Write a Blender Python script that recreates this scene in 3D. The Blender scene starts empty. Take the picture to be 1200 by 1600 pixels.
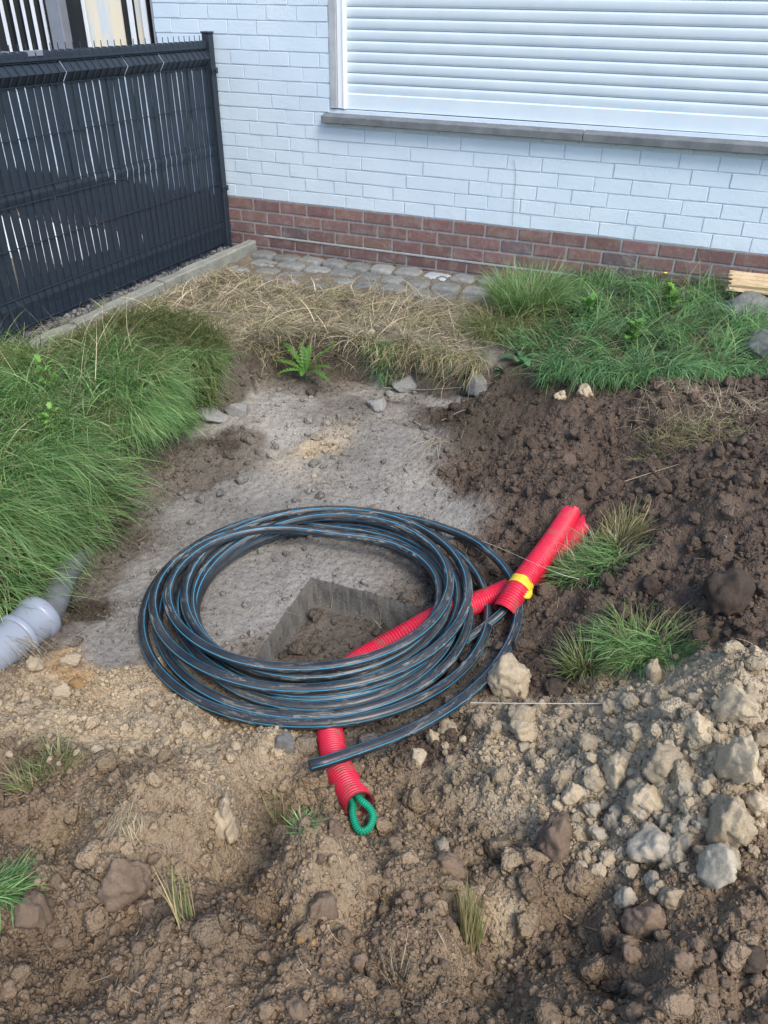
import bpy, math, numpy as np
from math import radians, sin, cos, pi

# ------------------------------------------------------------------ camera
S = bpy.context.scene
FOC = 1224.5257; PITCH = 0.579112; YAW = 0.392478; ROLL = 0.01534
CAM = np.array([2.16669, -4.59491, 1.42450])
_F = np.array([-sin(YAW)*cos(PITCH), cos(YAW)*cos(PITCH), -sin(PITCH)])
_R = np.array([cos(YAW), sin(YAW), 0.0]); _U = np.cross(_R, _F)
_R, _U = _R*cos(ROLL)+_U*sin(ROLL), -_R*sin(ROLL)+_U*cos(ROLL)
from mathutils import Matrix
cd = bpy.data.cameras.new("camera"); cam = bpy.data.objects.new("camera", cd)
S.collection.objects.link(cam); S.camera = cam
cd.sensor_fit = 'VERTICAL'; cd.sensor_height = 36; cd.lens = FOC/1600*36
cd.clip_start = 0.05; cd.clip_end = 400
cam.matrix_world = Matrix(((_R[0], _U[0], -_F[0], CAM[0]), (_R[1], _U[1], -_F[1], CAM[1]), (_R[2], _U[2], -_F[2], CAM[2]), (0, 0, 0, 1)))

# ------------------------------------------------------------------ light
SUN_EL = 50; SUN_AZ = 125          # azimuth measured clockwise from +Y
W = bpy.data.worlds.new("World"); S.world = W; W.use_nodes = True
wn = W.node_tree.nodes; wl = W.node_tree.links
sky = wn.new('ShaderNodeTexSky'); sky.sky_type = 'NISHITA'; sky.sun_disc = False
sky.sun_elevation = radians(SUN_EL); sky.sun_rotation = radians(SUN_AZ)
sky.air_density = 1.0; sky.dust_density = 1.5; sky.ozone_density = 1.0
wn['Background'].inputs['Strength'].default_value = 0.15
wl.new(sky.outputs[0], wn['Background'].inputs['Color'])
sd = bpy.data.lights.new("sun", 'SUN'); sd.energy = 1.75; sd.angle = radians(26); sd.color = (1.0, 0.91, 0.80)
sun = bpy.data.objects.new("sun", sd); S.collection.objects.link(sun)
az, el = radians(SUN_AZ), radians(SUN_EL)
from mathutils import Vector
sun.rotation_euler = Vector((sin(az)*cos(el), cos(az)*cos(el), sin(el))).to_track_quat('Z', 'Y').to_euler()
S.view_settings.view_transform = 'Standard'; S.view_settings.look = 'None'
S.view_settings.exposure = 1.0; S.view_settings.gamma = 1.0
S.cycles.max_bounces = 5; S.cycles.diffuse_bounces = 3

rng = np.random.default_rng(7)

# ------------------------------------------------------------------ helpers
def at(px, py, z=0.0):
    """the place in the garden at height z seen at a pixel of the 1200x1600 photo"""
    d = _F+_R*(px-600)/FOC+_U*(800-py)/FOC
    return CAM+d*((z-CAM[2])/d[2])
def aty(px, py, y=0.0):
    d = _F+_R*(px-600)/FOC+_U*(800-py)/FOC
    return CAM+d*((y-CAM[1])/d[1])

def hashf(i, j, seed):
    h = (i.astype(np.int64)*374761393+j.astype(np.int64)*668265263+seed*1442695041) & 0xffffffff
    h = ((h ^ (h >> 13))*1274126177) & 0xffffffff
    h = (h ^ (h >> 16)); h = (h*2246822519) & 0xffffffff; h ^= h >> 15
    return (h & 0xffffff)/float(0x1000000)
def noise(x, y, seed=0):
    i = np.floor(x); j = np.floor(y); u = x-i; v = y-j
    i = i.astype(np.int64); j = j.astype(np.int64)
    def g(a, b):
        t = hashf(i+a, j+b, seed)*2*pi
        return np.cos(t)*(u-a)+np.sin(t)*(v-b)
    su = u*u*u*(u*(u*6-15)+10); sv = v*v*v*(v*(v*6-15)+10)
    a = g(0, 0)*(1-su)+g(1, 0)*su; b = g(0, 1)*(1-su)+g(1, 1)*su
    return (a*(1-sv)+b*sv)*1.5
def fbm(x, y, oct=4, seed=0, gain=.5):
    r = 0; a = 1
    for k in range(oct):
        r = r+a*noise(x*2**k+k*17.3, y*2**k-k*9.1, seed+k); a *= gain
    return r
def domes(x, y, seed, fill=.8):
    """rounded lumps of random size, one to a cell"""
    i = np.floor(x); j = np.floor(y); best = np.zeros_like(x)
    for a in (-1, 0, 1):
        for b in (-1, 0, 1):
            ii = (i+a).astype(np.int64); jj = (j+b).astype(np.int64)
            cx = ii+hashf(ii, jj, seed); cy = jj+hashf(ii, jj, seed+1); r = .25+.55*hashf(ii, jj, seed+2)**2
            r = np.where(hashf(ii, jj, seed+3) < fill, r, 0)
            best = np.maximum(best, np.sqrt(np.maximum(0, r*r-(x-cx)**2-(y-cy)**2)))
    return best

def mesh_np(name, V, Q, mats, midx=None, smooth=True, col=None, uv=None, sharp=0):
    """V (n,3), Q: (m,k) array of faces or list of such arrays"""
    if not isinstance(Q, list): Q = [Q]
    me = bpy.data.meshes.new(name)
    V = np.asarray(V, np.float32); me.vertices.add(len(V)); me.vertices.foreach_set('co', V.ravel())
    tot = np.concatenate([np.full(len(q), q.shape[1]) for q in Q]); loops = np.concatenate([q.ravel() for q in Q]).astype(np.int32)
    me.loops.add(len(loops)); me.loops.foreach_set('vertex_index', loops)
    st = np.concatenate([[0], np.cumsum(tot)[:-1]]).astype(np.int32)
    me.polygons.add(len(tot)); me.polygons.foreach_set('loop_start', st)
    me.polygons.foreach_set('loop_total', tot.astype(np.int32))
    if not isinstance(mats, (list, tuple)): mats = [mats]
    for m in mats: me.materials.append(m)
    if midx is not None: me.polygons.foreach_set('material_index', np.asarray(midx, np.int32))
    me.polygons.foreach_set('use_smooth', np.full(len(tot), bool(smooth)))
    me.update(calc_edges=True)
    if col is not None:
        a = me.color_attributes.new('tint', 'FLOAT_COLOR', 'POINT')
        col = np.asarray(col); c = np.ones((len(V), 4), np.float32); c[:, :col.shape[1]] = col; a.data.foreach_set('color', c.ravel())
    if uv is not None:
        l = me.uv_layers.new(name='run'); l.data.foreach_set('uv', np.asarray(uv, np.float32)[loops].ravel())
    me.validate()
    if sharp: me.set_sharp_from_angle(angle=radians(sharp))
    return me

def link(name, me, parent=None, label=None, cat=None, group=None, kind=None, loc=None):
    o = bpy.data.objects.new(name, me); S.collection.objects.link(o)
    if parent is not None: o.parent = parent
    if loc is not None: o.location = loc
    if label: o['label'] = label
    if cat: o['category'] = cat
    if group: o['group'] = group
    if kind: o['kind'] = kind
    return o
def empty(name, loc, label, cat, group=None):
    o = link(name, None, None, label, cat, group); o.location = loc; o.empty_display_size = .05
    return o

class MB:
    def __init__(s): s.v = []; s.f = []; s.n = 0
    def add(s, v, f):
        v = np.asarray(v, float); s.v.append(v); s.f += [tuple(int(i)+s.n for i in q) for q in f]; s.n += len(v)
    def box(s, x0, x1, y0, y1, z0, z1, b=0.0):
        if b <= 0:
            v = [(x, y, z) for z in (z0, z1) for x, y in ((x0, y0), (x1, y0), (x1, y1), (x0, y1))]
            s.add(v, [(3, 2, 1, 0), (4, 5, 6, 7), (0, 1, 5, 4), (1, 2, 6, 5), (2, 3, 7, 6), (3, 0, 4, 7)])
        else:      # chamfered box
            v = []; idx = {}
            for ix, x in enumerate((x0, x1)):
                for iy, y in enumerate((y0, y1)):
                    for iz, z in enumerate((z0, z1)):
                        sx, sy, sz = (1, -1)[ix], (1, -1)[iy], (1, -1)[iz]
                        idx[ix, iy, iz] = len(v)
                        v += [(x, y+sy*b, z+sz*b), (x+sx*b, y, z+sz*b), (x+sx*b, y+sy*b, z)]
            f = []
            g = lambda a, b_, c, k: idx[a, b_, c]+k
            for i in (0, 1):
                q = [g(i, 0, 0, 0), g(i, 1, 0, 0), g(i, 1, 1, 0), g(i, 0, 1, 0)]; f.append(q if i else q[::-1])
                q = [g(0, i, 0, 1), g(1, i, 0, 1), g(1, i, 1, 1), g(0, i, 1, 1)]; f.append(q[::-1] if i else q)
                q = [g(0, 0, i, 2), g(1, 0, i, 2), g(1, 1, i, 2), g(0, 1, i, 2)]; f.append(q if i else q[::-1])
            for a in (0, 1):
                for c in (0, 1):
                    f.append([g(a, c, 0, 0), g(a, c, 1, 0), g(a, c, 1, 1), g(a, c, 0, 1)])
                    f.append([g(a, 0, c, 0), g(a, 1, c, 0), g(a, 1, c, 2), g(a, 0, c, 2)])
                    f.append([g(0, a, c, 1), g(1, a, c, 1), g(1, a, c, 2), g(0, a, c, 2)])
            for a in (0, 1):
                for c in (0, 1):
                    for e in (0, 1): f.append([g(a, c, e, 0), g(a, c, e, 1), g(a, c, e, 2)])
            s.add(v, f)
    def mesh(s, name, mat, smooth=False, recalc=True):
        me = bpy.data.meshes.new(name); me.from_pydata([tuple(p) for p in np.concatenate(s.v)], [], s.f)
        me.materials.append(mat)
        import bmesh
        if recalc:
            bm = bmesh.new(); bm.from_mesh(me); bmesh.ops.recalc_face_normals(bm, faces=bm.faces); bm.to_mesh(me); bm.free()
        if smooth: me.polygons.foreach_set('use_smooth', [True]*len(me.polygons))
        return me

def tube(P, r, n=12, caps=True, close=False):
    """swept tube: returns V, quads, uv (length in metres, angle 0..1)"""
    P = np.asarray(P, float); m = len(P)
    r = np.broadcast_to(np.asarray(r, float), (m,))
    T = np.gradient(P, axis=0); T /= np.linalg.norm(T, axis=1)[:, None]+1e-12
    N = np.zeros_like(P); a = np.array([0, 0, 1.]) if abs(T[0][2]) < .9 else np.array([1., 0, 0])
    N[0] = a-T[0]*(a@T[0]); N[0] /= np.linalg.norm(N[0])
    for i in range(1, m):
        v = N[i-1]-T[i]*(N[i-1]@T[i]); N[i] = v/np.linalg.norm(v)
    B = np.cross(T, N)
    L = np.concatenate([[0], np.cumsum(np.linalg.norm(np.diff(P, axis=0), axis=1))])
    th = np.linspace(0, 2*pi, n+1)
    V = P[:, None]+r[:, None, None]*(np.cos(th)[None, :, None]*N[:, None]+np.sin(th)[None, :, None]*B[:, None])
    uv = np.stack(np.broadcast_arrays(L[:, None], (th/(2*pi))[None]), -1).reshape(-1, 2)
    V = V.reshape(-1, 3)
    i = np.arange(m-1)[:, None]*(n+1)+np.arange(n)[None]
    Q = np.stack([i, i+1, i+n+2, i+n+1], -1).reshape(-1, 4)
    return V, Q, uv
def smooth_path(P, k=12):
    P = np.asarray(P, float); Pp = np.vstack([2*P[0]-P[1], P, 2*P[-1]-P[-2]]); out = []
    for i in range(1, len(Pp)-2):
        t = np.linspace(0, 1, k, endpoint=False)[:, None]
        a, b, c, d = Pp[i-1:i+3]
        out.append(.5*((2*b)+(-a+c)*t+(2*a-5*b+4*c-d)*t*t+(-a+3*b-3*c+d)*t**3))
    return np.vstack(out+[P[-1:]])

def ico(level):
    import bmesh
    bm = bmesh.new(); bmesh.ops.create_icosphere(bm, subdivisions=level, radius=1)
    V = np.array([v.co[:] for v in bm.verts]); Fc = np.array([[v.index for v in f.verts] for f in bm.faces]); bm.free()
    return V, Fc
def n3(V, s, seed):
    return (noise(V[:, 0]*s+31*seed, V[:, 1]*s+V[:, 2]*s*.7, seed)+noise(V[:, 1]*s-11, V[:, 2]*s+V[:, 0]*s*.6, seed+5)+noise(V[:, 2]*s+3, V[:, 0]*s-V[:, 1]*s*.5, seed+9))/1.7
def rock_shape(seed, level=3, cuts=7, rough=.12):
    """an angular lump: an icosphere planed off by random cuts, then roughened"""
    r = np.random.default_rng(seed); V, Fc = ico(level)
    V = V*(1+.25*n3(V, 1.1, seed))[:, None]
    for k in range(cuts):
        d = r.normal(size=3); d /= np.linalg.norm(d); h = r.uniform(.45, .8)
        p = V@d; V = V-d*(np.maximum(0, p-h)*r.uniform(.75, 1))[:, None]
    nn = V/np.linalg.norm(V, axis=1)[:, None]
    V = V+nn*(rough*n3(V, 2.6, seed+40)+rough*.55*n3(V, 6, seed+60)+rough*.45*n3(V, 13, seed+61))[:, None]
    return V, Fc

# ------------------------------------------------------------------ materials
def mat(name, base=(.5, .5, .5), rough=.8, spec=.5, metal=0):
    m = bpy.data.materials.new(name); m.use_nodes = True
    b = m.node_tree.nodes['Principled BSDF']
    b.inputs['Base Color'].default_value = (*base, 1); b.inputs['Roughness'].default_value = rough
    b.inputs['Specular IOR Level'].default_value = spec; b.inputs['Metallic'].default_value = metal
    return m, m.node_tree.nodes, m.node_tree.links, b
class G:
    """tiny node-graph helper"""
    def __init__(s, N, L): s.N = N; s.L = L
    def inp(s, node, key, val):
        i = node.inputs[key]
        if hasattr(val, 'is_output') or isinstance(val, bpy.types.NodeSocket): s.L.new(val, i)
        elif isinstance(val, tuple) and len(val) == 3 and i.type == 'RGBA': i.default_value = (*val, 1)
        else: i.default_value = val
    def coord(s, kind='Object'): return s.N.new('ShaderNodeTexCoord').outputs[kind]
    def noise(s, vec, scale, detail=4, rough=.55, out='Fac', dist=0):
        n = s.N.new('ShaderNodeTexNoise'); s.inp(n, 'Vector', vec); n.inputs['Scale'].default_value = scale
        n.inputs['Detail'].default_value = detail; n.inputs['Roughness'].default_value = rough; n.inputs['Distortion'].default_value = dist
        return n.outputs[out]
    def voro(s, vec, scale, feature='F1', out='Distance'):
        n = s.N.new('ShaderNodeTexVoronoi'); n.feature = feature; s.inp(n, 'Vector', vec); n.inputs['Scale'].default_value = scale
        return n.outputs[out]
    def ramp(s, fac, a, b, c0=0., c1=1.):
        n = s.N.new('ShaderNodeMapRange'); s.inp(n, 'Value', fac)
        for k, v in (('From Min', a), ('From Max', b), ('To Min', c0), ('To Max', c1)): n.inputs[k].default_value = v
        return n.outputs[0]
    def mix(s, fac, a, b, mode='MIX'):
        n = s.N.new('ShaderNodeMix'); n.data_type = 'RGBA'; n.blend_type = mode
        s.inp(n, 0, fac); s.inp(n, 6, a); s.inp(n, 7, b); return n.outputs[2]
    def math(s, op, a, b=0., c=0.):
        n = s.N.new('ShaderNodeMath'); n.operation = op; s.inp(n, 0, a); s.inp(n, 1, b); s.inp(n, 2, c); return n.outputs[0]
    def bump(s, h, dist, strength=1., normal=None):
        n = s.N.new('ShaderNodeBump'); s.inp(n, 'Height', h); n.inputs['Distance'].default_value = dist; n.inputs['Strength'].default_value = strength
        if normal is not None: s.L.new(normal, n.inputs['Normal'])
        return n.outputs[0]
    def attr(s, name, out='Color'):
        n = s.N.new('ShaderNodeAttribute'); n.attribute_name = name; return n.outputs[out]
    def sep(s, vec):
        n = s.N.new('ShaderNodeSeparateXYZ'); s.L.new(vec, n.inputs[0]); return n.outputs
    def scale(s, vec, x, y, z):
        n = s.N.new('ShaderNodeMapping'); s.L.new(vec, n.inputs[0]); n.inputs['Scale'].default_value = (x, y, z); return n.outputs[0]
    def rand(s):
        return s.N.new('ShaderNodeObjectInfo').outputs['Random']

def soil_mat():
    m, N, L, b = mat('soil', rough=.97, spec=.18); g = G(N, L); c = g.coord()
    t = g.attr('tint')
    n1 = g.noise(c, 35, 5, .65); n2 = g.noise(c, 140, 4, .6); v = g.voro(c, 160)
    col = g.mix(g.ramp(n1, .3, .7, 0, 1), g.mix(1., t, (.72, .70, .68), 'MULTIPLY'), g.mix(1., t, (1.22, 1.22, 1.20), 'MULTIPLY'))
    col = g.mix(g.ramp(n2, .35, .7, 0, .5), col, g.mix(1., t, (1.3, 1.28, 1.22), 'MULTIPLY'))
    col = g.mix(g.ramp(g.noise(c, 420, 3, .7), .55, .72, 0, .45), col, g.mix(1., t, (.5, .48, .46), 'MULTIPLY'))
    # pale grit
    grit = g.math('MULTIPLY', g.ramp(g.voro(c, 90), .22, .12), g.ramp(g.noise(c, 18, 2), .52, .66))
    col = g.mix(g.math('MULTIPLY', grit, .55), col, (.42, .38, .32))
    L.new(col, b.inputs['Base Color'])
    v2 = g.voro(c, 85); v3 = g.voro(c, 330)
    h = g.math('ADD', g.math('MULTIPLY', v2, -.75), g.math('ADD', g.math('MULTIPLY', n2, .45), g.math('ADD', g.math('MULTIPLY', v, -.5), g.math('MULTIPLY', v3, -.22))))
    L.new(g.bump(g.math('MULTIPLY', h, g.attr('tint', 'Alpha')), .0085, .9), b.inputs['Normal'])
    return m
M_SOIL = soil_mat()

def stone_mat(name, a, bcol, scale=14, bd=.010):
    m, N, L, b = mat(name, rough=.93, spec=.25); g = G(N, L); c = g.coord()
    n1 = g.noise(c, scale, 6, .65, dist=.6); n2 = g.noise(c, scale*5, 5, .7)
    r = g.rand()
    col = g.mix(g.ramp(n1, .32, .68), a, bcol)
    col = g.mix(g.ramp(n2, .5, .75, 0, .7), col, g.mix(1., col, (.55, .5, .45), 'MULTIPLY'))
    hs = N.new('ShaderNodeHueSaturation'); L.new(col, hs.inputs['Color']); L.new(g.ramp(r, 0, 1, .72, 1.15), hs.inputs['Value'])
    L.new(hs.outputs[0], b.inputs['Base Color'])
    L.new(g.bump(g.math('ADD', n1, g.math('MULTIPLY', n2, .5)), bd, .9), b.inputs['Normal'])
    return m
M_CLAY = stone_mat('pale_clay', (.33, .27, .185), (.52, .435, .305), 9, .0016)
M_CHALK = stone_mat('chalk_stone', (.32, .285, .215), (.48, .43, .34), 9, .0016)
M_EARTH = stone_mat('earth_clod', (.065, .048, .038), (.105, .079, .061), 12, .002)
M_BROWN = stone_mat('brown_clod', (.165, .121, .087), (.265, .195, .138), 12, .002)
M_ROCK = stone_mat('grey_rock', (.13, .14, .14), (.26, .265, .255), 9)
M_COBBLE = stone_mat('granite_cobble', (.15, .16, .155), (.25, .26, .25), 22, .006)
M_ORANGE = stone_mat('ochre_clay', (.30, .18, .08), (.42, .27, .13), 14, .0012)
M_GREY = stone_mat('grey_stone', (.17, .17, .16), (.30, .295, .28), 9, .0014)

def blade_mat(name, rough=.55, trans=.25):
    m, N, L, b = mat(name, rough=rough, spec=.35); g = G(N, L)
    t = g.attr('tint'); L.new(t, b.inputs['Base Color'])
    tr = N.new('ShaderNodeBsdfTranslucent'); L.new(t, tr.inputs[0])
    mx = N.new('ShaderNodeMixShader'); mx.inputs[0].default_value = trans
    L.new(b.outputs[0], mx.inputs[1]); L.new(tr.outputs[0], mx.inputs[2]); L.new(mx.outputs[0], N['Material Output'].inputs[0])
    return m
M_GRASS = blade_mat('grass_blade'); M_STRAW = blade_mat('dry_grass', .8, .12); M_LEAF = blade_mat('weed_leaf', .5, .25)

def white_brick_mat():
    m, N, L, b = mat('white_painted_brick', rough=.6, spec=.35); g = G(N, L); c = g.coord()
    n1 = g.noise(c, 3, 4); n2 = g.noise(c, 45, 5, .7)
    col = g.mix(g.ramp(n1, .3, .7), (.52, .63, .72), (.59, .69, .77))
    col = g.mix(g.ramp(n2, .62, .8, 0, .4), col, (.50, .54, .57))
    z = g.sep(c)[2]
    dirt = g.math('MULTIPLY', g.ramp(z, .50, .33), g.ramp(g.noise(c, 9, 5, .7), .45, .75))
    col = g.mix(g.math('MULTIPLY', dirt, .35), col, (.5, .5, .47))
    L.new(col, b.inputs['Base Color'])
    L.new(g.bump(g.math('ADD', n2, g.math('MULTIPLY', g.noise(c, 220, 3), .4)), .004, .6), b.inputs['Normal'])
    return m
M_WHITE = white_brick_mat()
def red_brick_mat():
    m, N, L, b = mat('red_brown_brick', rough=.85, spec=.25); g = G(N, L); c = g.coord()
    n1 = g.noise(c, 60, 5, .7); cell = g.attr('tint')
    col = g.mix(g.ramp(n1, .3, .75), g.mix(1., cell, (.8, .8, .8), 'MULTIPLY'), g.mix(1., cell, (1.2, 1.15, 1.15), 'MULTIPLY'))
    ef = g.math('MULTIPLY', g.ramp(g.noise(c, 12, 5, .7), .48, .72), .38)
    col = g.mix(ef, col, (.36, .33, .31))
    L.new(col, b.inputs['Base Color']); L.new(g.bump(n1, .004, .7), b.inputs['Normal'])
    return m
M_RED = red_brick_mat()
def plain(name, a, bcol, scale=20, rough=.8, bd=.003, spec=.4, stretch=None):
    m, N, L, b = mat(name, rough=rough, spec=spec); g = G(N, L); c = g.coord()
    if stretch: c = g.scale(c, *stretch)
    n1 = g.noise(c, scale, 5, .65); n2 = g.noise(c, scale*6, 4, .6)
    col = g.mix(g.ramp(n1, .3, .7), a, bcol); L.new(col, b.inputs['Base Color'])
    L.new(g.bump(g.math('ADD', n1, g.math('MULTIPLY', n2, .5)), bd, .8), b.inputs['Normal'])
    return m
M_MORTAR = plain('mortar', (.25, .26, .265), (.36, .37, .375), 30)
M_SHUT = plain('shutter_white_metal', (.53, .63, .71), (.59, .68, .74), 6, .42, .0006)
M_RAIL = plain('window_rail_white', (.70, .74, .77), (.78, .81, .83), 8, .45, .0008)
M_FRAME = plain('window_trim_grey', (.30, .33, .35), (.42, .45, .47), 9, .7, .002)
M_SILL = plain('bluestone_sill', (.095, .108, .12), (.165, .18, .19), 14, .75, .002)
M_SLAT = plain('slat_dark_plastic', (.014, .023, .036), (.022, .033, .048), 30, .45, .001)
M_WIRE = plain('fence_wire_coating', (.013, .021, .033), (.020, .030, .044), 30, .5, .0005)
M_KERB = plain('kerb_concrete', (.16, .17, .145), (.27, .28, .25), 11, .92, .006)
M_PATH = plain('pale_paving', (.62, .64, .64), (.74, .75, .75), 9, .8, .003)
M_GLASS, _n, _l, _b = mat('dark_window_glass', (.015, .02, .025), .06, .6)
M_REFL_BAR = plain('painted_reflection_bar', (.62, .66, .70), (.74, .77, .80), 6, .6, .0005)  # pale bars paint in the fence gaps mirrored by the glass
M_POSTW = plain('grey_window_post', (.16, .18, .22), (.22, .24, .28), 6, .6, .0008)
def painted_reflection():  # cream and blue paint in the sky mirrored by the glass
    m, N, L, b = mat('painted_sky_reflection', rough=.8); g = G(N, L); c = g.coord()
    n = g.noise(g.scale(c, 8, 1, 1.2), 1.6, 4, .6)
    L.new(g.mix(g.ramp(n, .45, .6), (.74, .66, .50), (.52, .60, .68)), b.inputs['Base Color']); return m
M_REFL = painted_reflection()

# ------------------------------------------------------------------ ground shape
def rbf_fit(P, Z, lam=1e-3):
    P = np.asarray(P); n = len(P); d2 = ((P[:, None]-P[None])**2).sum(-1)
    K = .5*d2*np.log(d2+1e-9)+lam*np.eye(n); A = np.hstack([np.ones((n, 1)), P])
    M = np.block([[K, A], [A.T, np.zeros((3, 3))]]); s = np.linalg.solve(M, np.concatenate([Z, np.zeros(3)]))
    return P, s
def rbf_eval(fit, X, Y):
    P, s = fit; n = len(P); r = s[n]+s[n+1]*X+s[n+2]*Y
    for i in range(n):
        d2 = (X-P[i, 0])**2+(Y-P[i, 1])**2; r = r+s[i]*.5*d2*np.log(d2+1e-9)
    return r
LOW = [(300,1000,-.27),(520,880,-.27),(600,1000,-.27),(450,1100,-.275),(505,1118,-.285),(522,1165,-.262),(600,700,-.25),(500,620,-.2),(700,640,-.2),(400,640,-.2),(250,880,-.27),(330,750,-.26),
       (640,780,-.26),(430,800,-.265),(750,880,-.265),(720,1040,-.275),(650,1110,-.275),(560,1150,-.27),(150,960,-.265),(90,1000,-.26),(160,860,-.3),(100,880,-.3),
       (760,700,-.22),(740,650,-.15),(820,640,-.10),(900,640,-.05),(1000,620,.0),(1080,630,.06),(1199,640,.08),(1199,720,.12),(1199,800,.13),(1100,760,.06),(950,740,-.14),
       (870,740,-.12),(800,760,-.19),(900,830,-.17),(1000,860,-.05),(1100,900,.01),(1199,950,.06),(850,850,-.21),(905,768,-.07),(940,775,-.05),(925,800,-.13),(950,900,-.12),(840,960,-.22),(900,1000,-.16),
       (1050,1020,-.05),(1199,1060,.10),(1140,940,.05),
       (800,1060,-.22),(850,1110,-.18),(980,1100,-.08),(1060,1085,.05),(1130,1090,.12),(1150,1180,.14),(1199,1180,.11),(1050,1180,.07),(950,1200,-.03),(880,1180,-.12),(780,1150,-.2),
       (700,1180,-.22),(700,1230,-.19),(820,1280,-.13),(900,1300,-.1),(960,1380,-.06),(1050,1320,.0),(1199,1350,.05),(1080,1450,.0),(900,1430,-.06),(1199,1599,.06),(950,1590,.0),
       (560,1260,-.22),(490,1230,-.225),(420,1230,-.19),(430,1160,-.22),(350,1150,-.215),(300,1085,-.275),(380,1122,-.275),(240,1035,-.272),(190,1070,-.23),(290,1120,-.21),(60,1090,-.2),(0,1150,-.15),(100,1170,-.14),(230,1160,-.14),
       (330,1250,-.05),(280,1220,-.04),(200,1270,-.03),(100,1280,-.05),(0,1300,-.03),(385,1345,-.195),(400,1290,-.20),(200,1400,-.02),(60,1420,-.01),(480,1330,-.015),(430,1400,-.06),
       (540,1370,-.07),(560,1430,-.04),(620,1380,-.1),(650,1300,-.19),(720,1400,-.13),(690,1460,-.06),(790,1490,-.10),(800,1400,-.12),(500,1500,.01),(350,1480,.02),(200,1520,.03),(50,1599,.02),
       (400,1599,.04),(640,1560,.03),(780,1599,-.03)]
HIGH = [(0,600,.02),(200,520,.02),(380,540,0),(520,545,-.01),(640,545,-.02),(720,560,-.03),(800,575,-.03),(900,600,-.02),(1000,600,.0),(1199,600,.04),
        (300,600,.0),(150,700,.01),(0,800,.0),(-150,700,0),(-100,950,-.02),(0,900,-.03),(450,440,.01),(700,450,.01),(900,480,.04),(1199,480,.11),(1000,520,.05)]
WORLD_HI = [(-.8,.0,.0),(.66,0,.03),(1.3,0,.06),(2.2,0,.12),(3.2,0,.14),(-.75,-1,.0),(-.75,-2.2,.0),(-.2,-.3,.005)]
WORLD_LO = [(3.4,-1.2,.12),(3.4,-2.5,.12),(3.4,-4,.08),(.2,-4.4,.05),(1.2,-4.9,.08),(2.4,-4.9,.08),(3.2,-4.9,.08),(-.6,-4.2,.05),(-.6,-3.5,.02),(-.4,-3,-.1),(-.2,-2,-.15),(0,-.5,-.15),(1,.3,-.1),(2.5,.3,.1),(3.4,0,.12)]
def pts(lst, wl_):
    P = []; Z = []
    for x, y, z in lst: p = at(x, y, z); P.append(p[:2]); Z.append(z)
    for x, y, z in wl_: P.append((x, y)); Z.append(z)
    return np.array(P), np.array(Z)
_pl, _zl = pts(LOW, WORLD_LO); _ph, _zh = pts(HIGH, WORLD_HI)
fit_lo = rbf_fit(_pl, _zl, 2e-3); fit_hi = rbf_fit(_ph, _zh, 2e-3)
# foot of the cut bank round the west and north side of the dig
_foot = [(-60,1020,-.25),(0,975,-.25),(60,905,-.28),(110,860,-.28),(165,810,-.26),(235,735,-.24),(275,690,-.22),(300,655,-.2),(345,640,-.18),(390,612,-.18),(400,590,-.17),(470,580,-.17),(540,585,-.17),(640,597,-.17),
         (740,620,-.16),(840,628,-.14),(950,625,-.09),(1050,610,.0)]
foot = np.array([at(*q)[:2] for q in _foot]+[(2.6, -.95), (4, -.9), (4, -8), (-2, -8), (-2, -3.9), (.0, -3.75)])
def poly_sd(X, Y, P):
    """signed distance to a polygon, positive inside"""
    d = np.full(X.shape, 1e9); ins = np.zeros(X.shape, bool); n = len(P)
    for i in range(n):
        a = P[i]; b = P[(i+1) % n]; e = b-a; wx = X-a[0]; wy = Y-a[1]
        t = np.clip((wx*e[0]+wy*e[1])/(e@e), 0, 1)
        d = np.minimum(d, np.hypot(wx-t*e[0], wy-t*e[1]))
        c = ((a[1] > Y) != (b[1] > Y)) & (X < (b[0]-a[0])*(Y-a[1])/(b[1]-a[1]+1e-12)+a[0]); ins ^= c
    return np.where(ins, d, -d)
def sstep(a, b, x): t = np.clip((x-a)/(b-a), 0, 1); return t*t*(3-2*t)
hole = np.array([at(487,903,-.27)[:2], at(655,945,-.27)[:2], at(720,962,-.27)[:2], at(690,1080,-.27)[:2], at(560,1100,-.27)[:2], at(470,1080,-.27)[:2], at(393,1028,-.27)[:2]])

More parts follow.
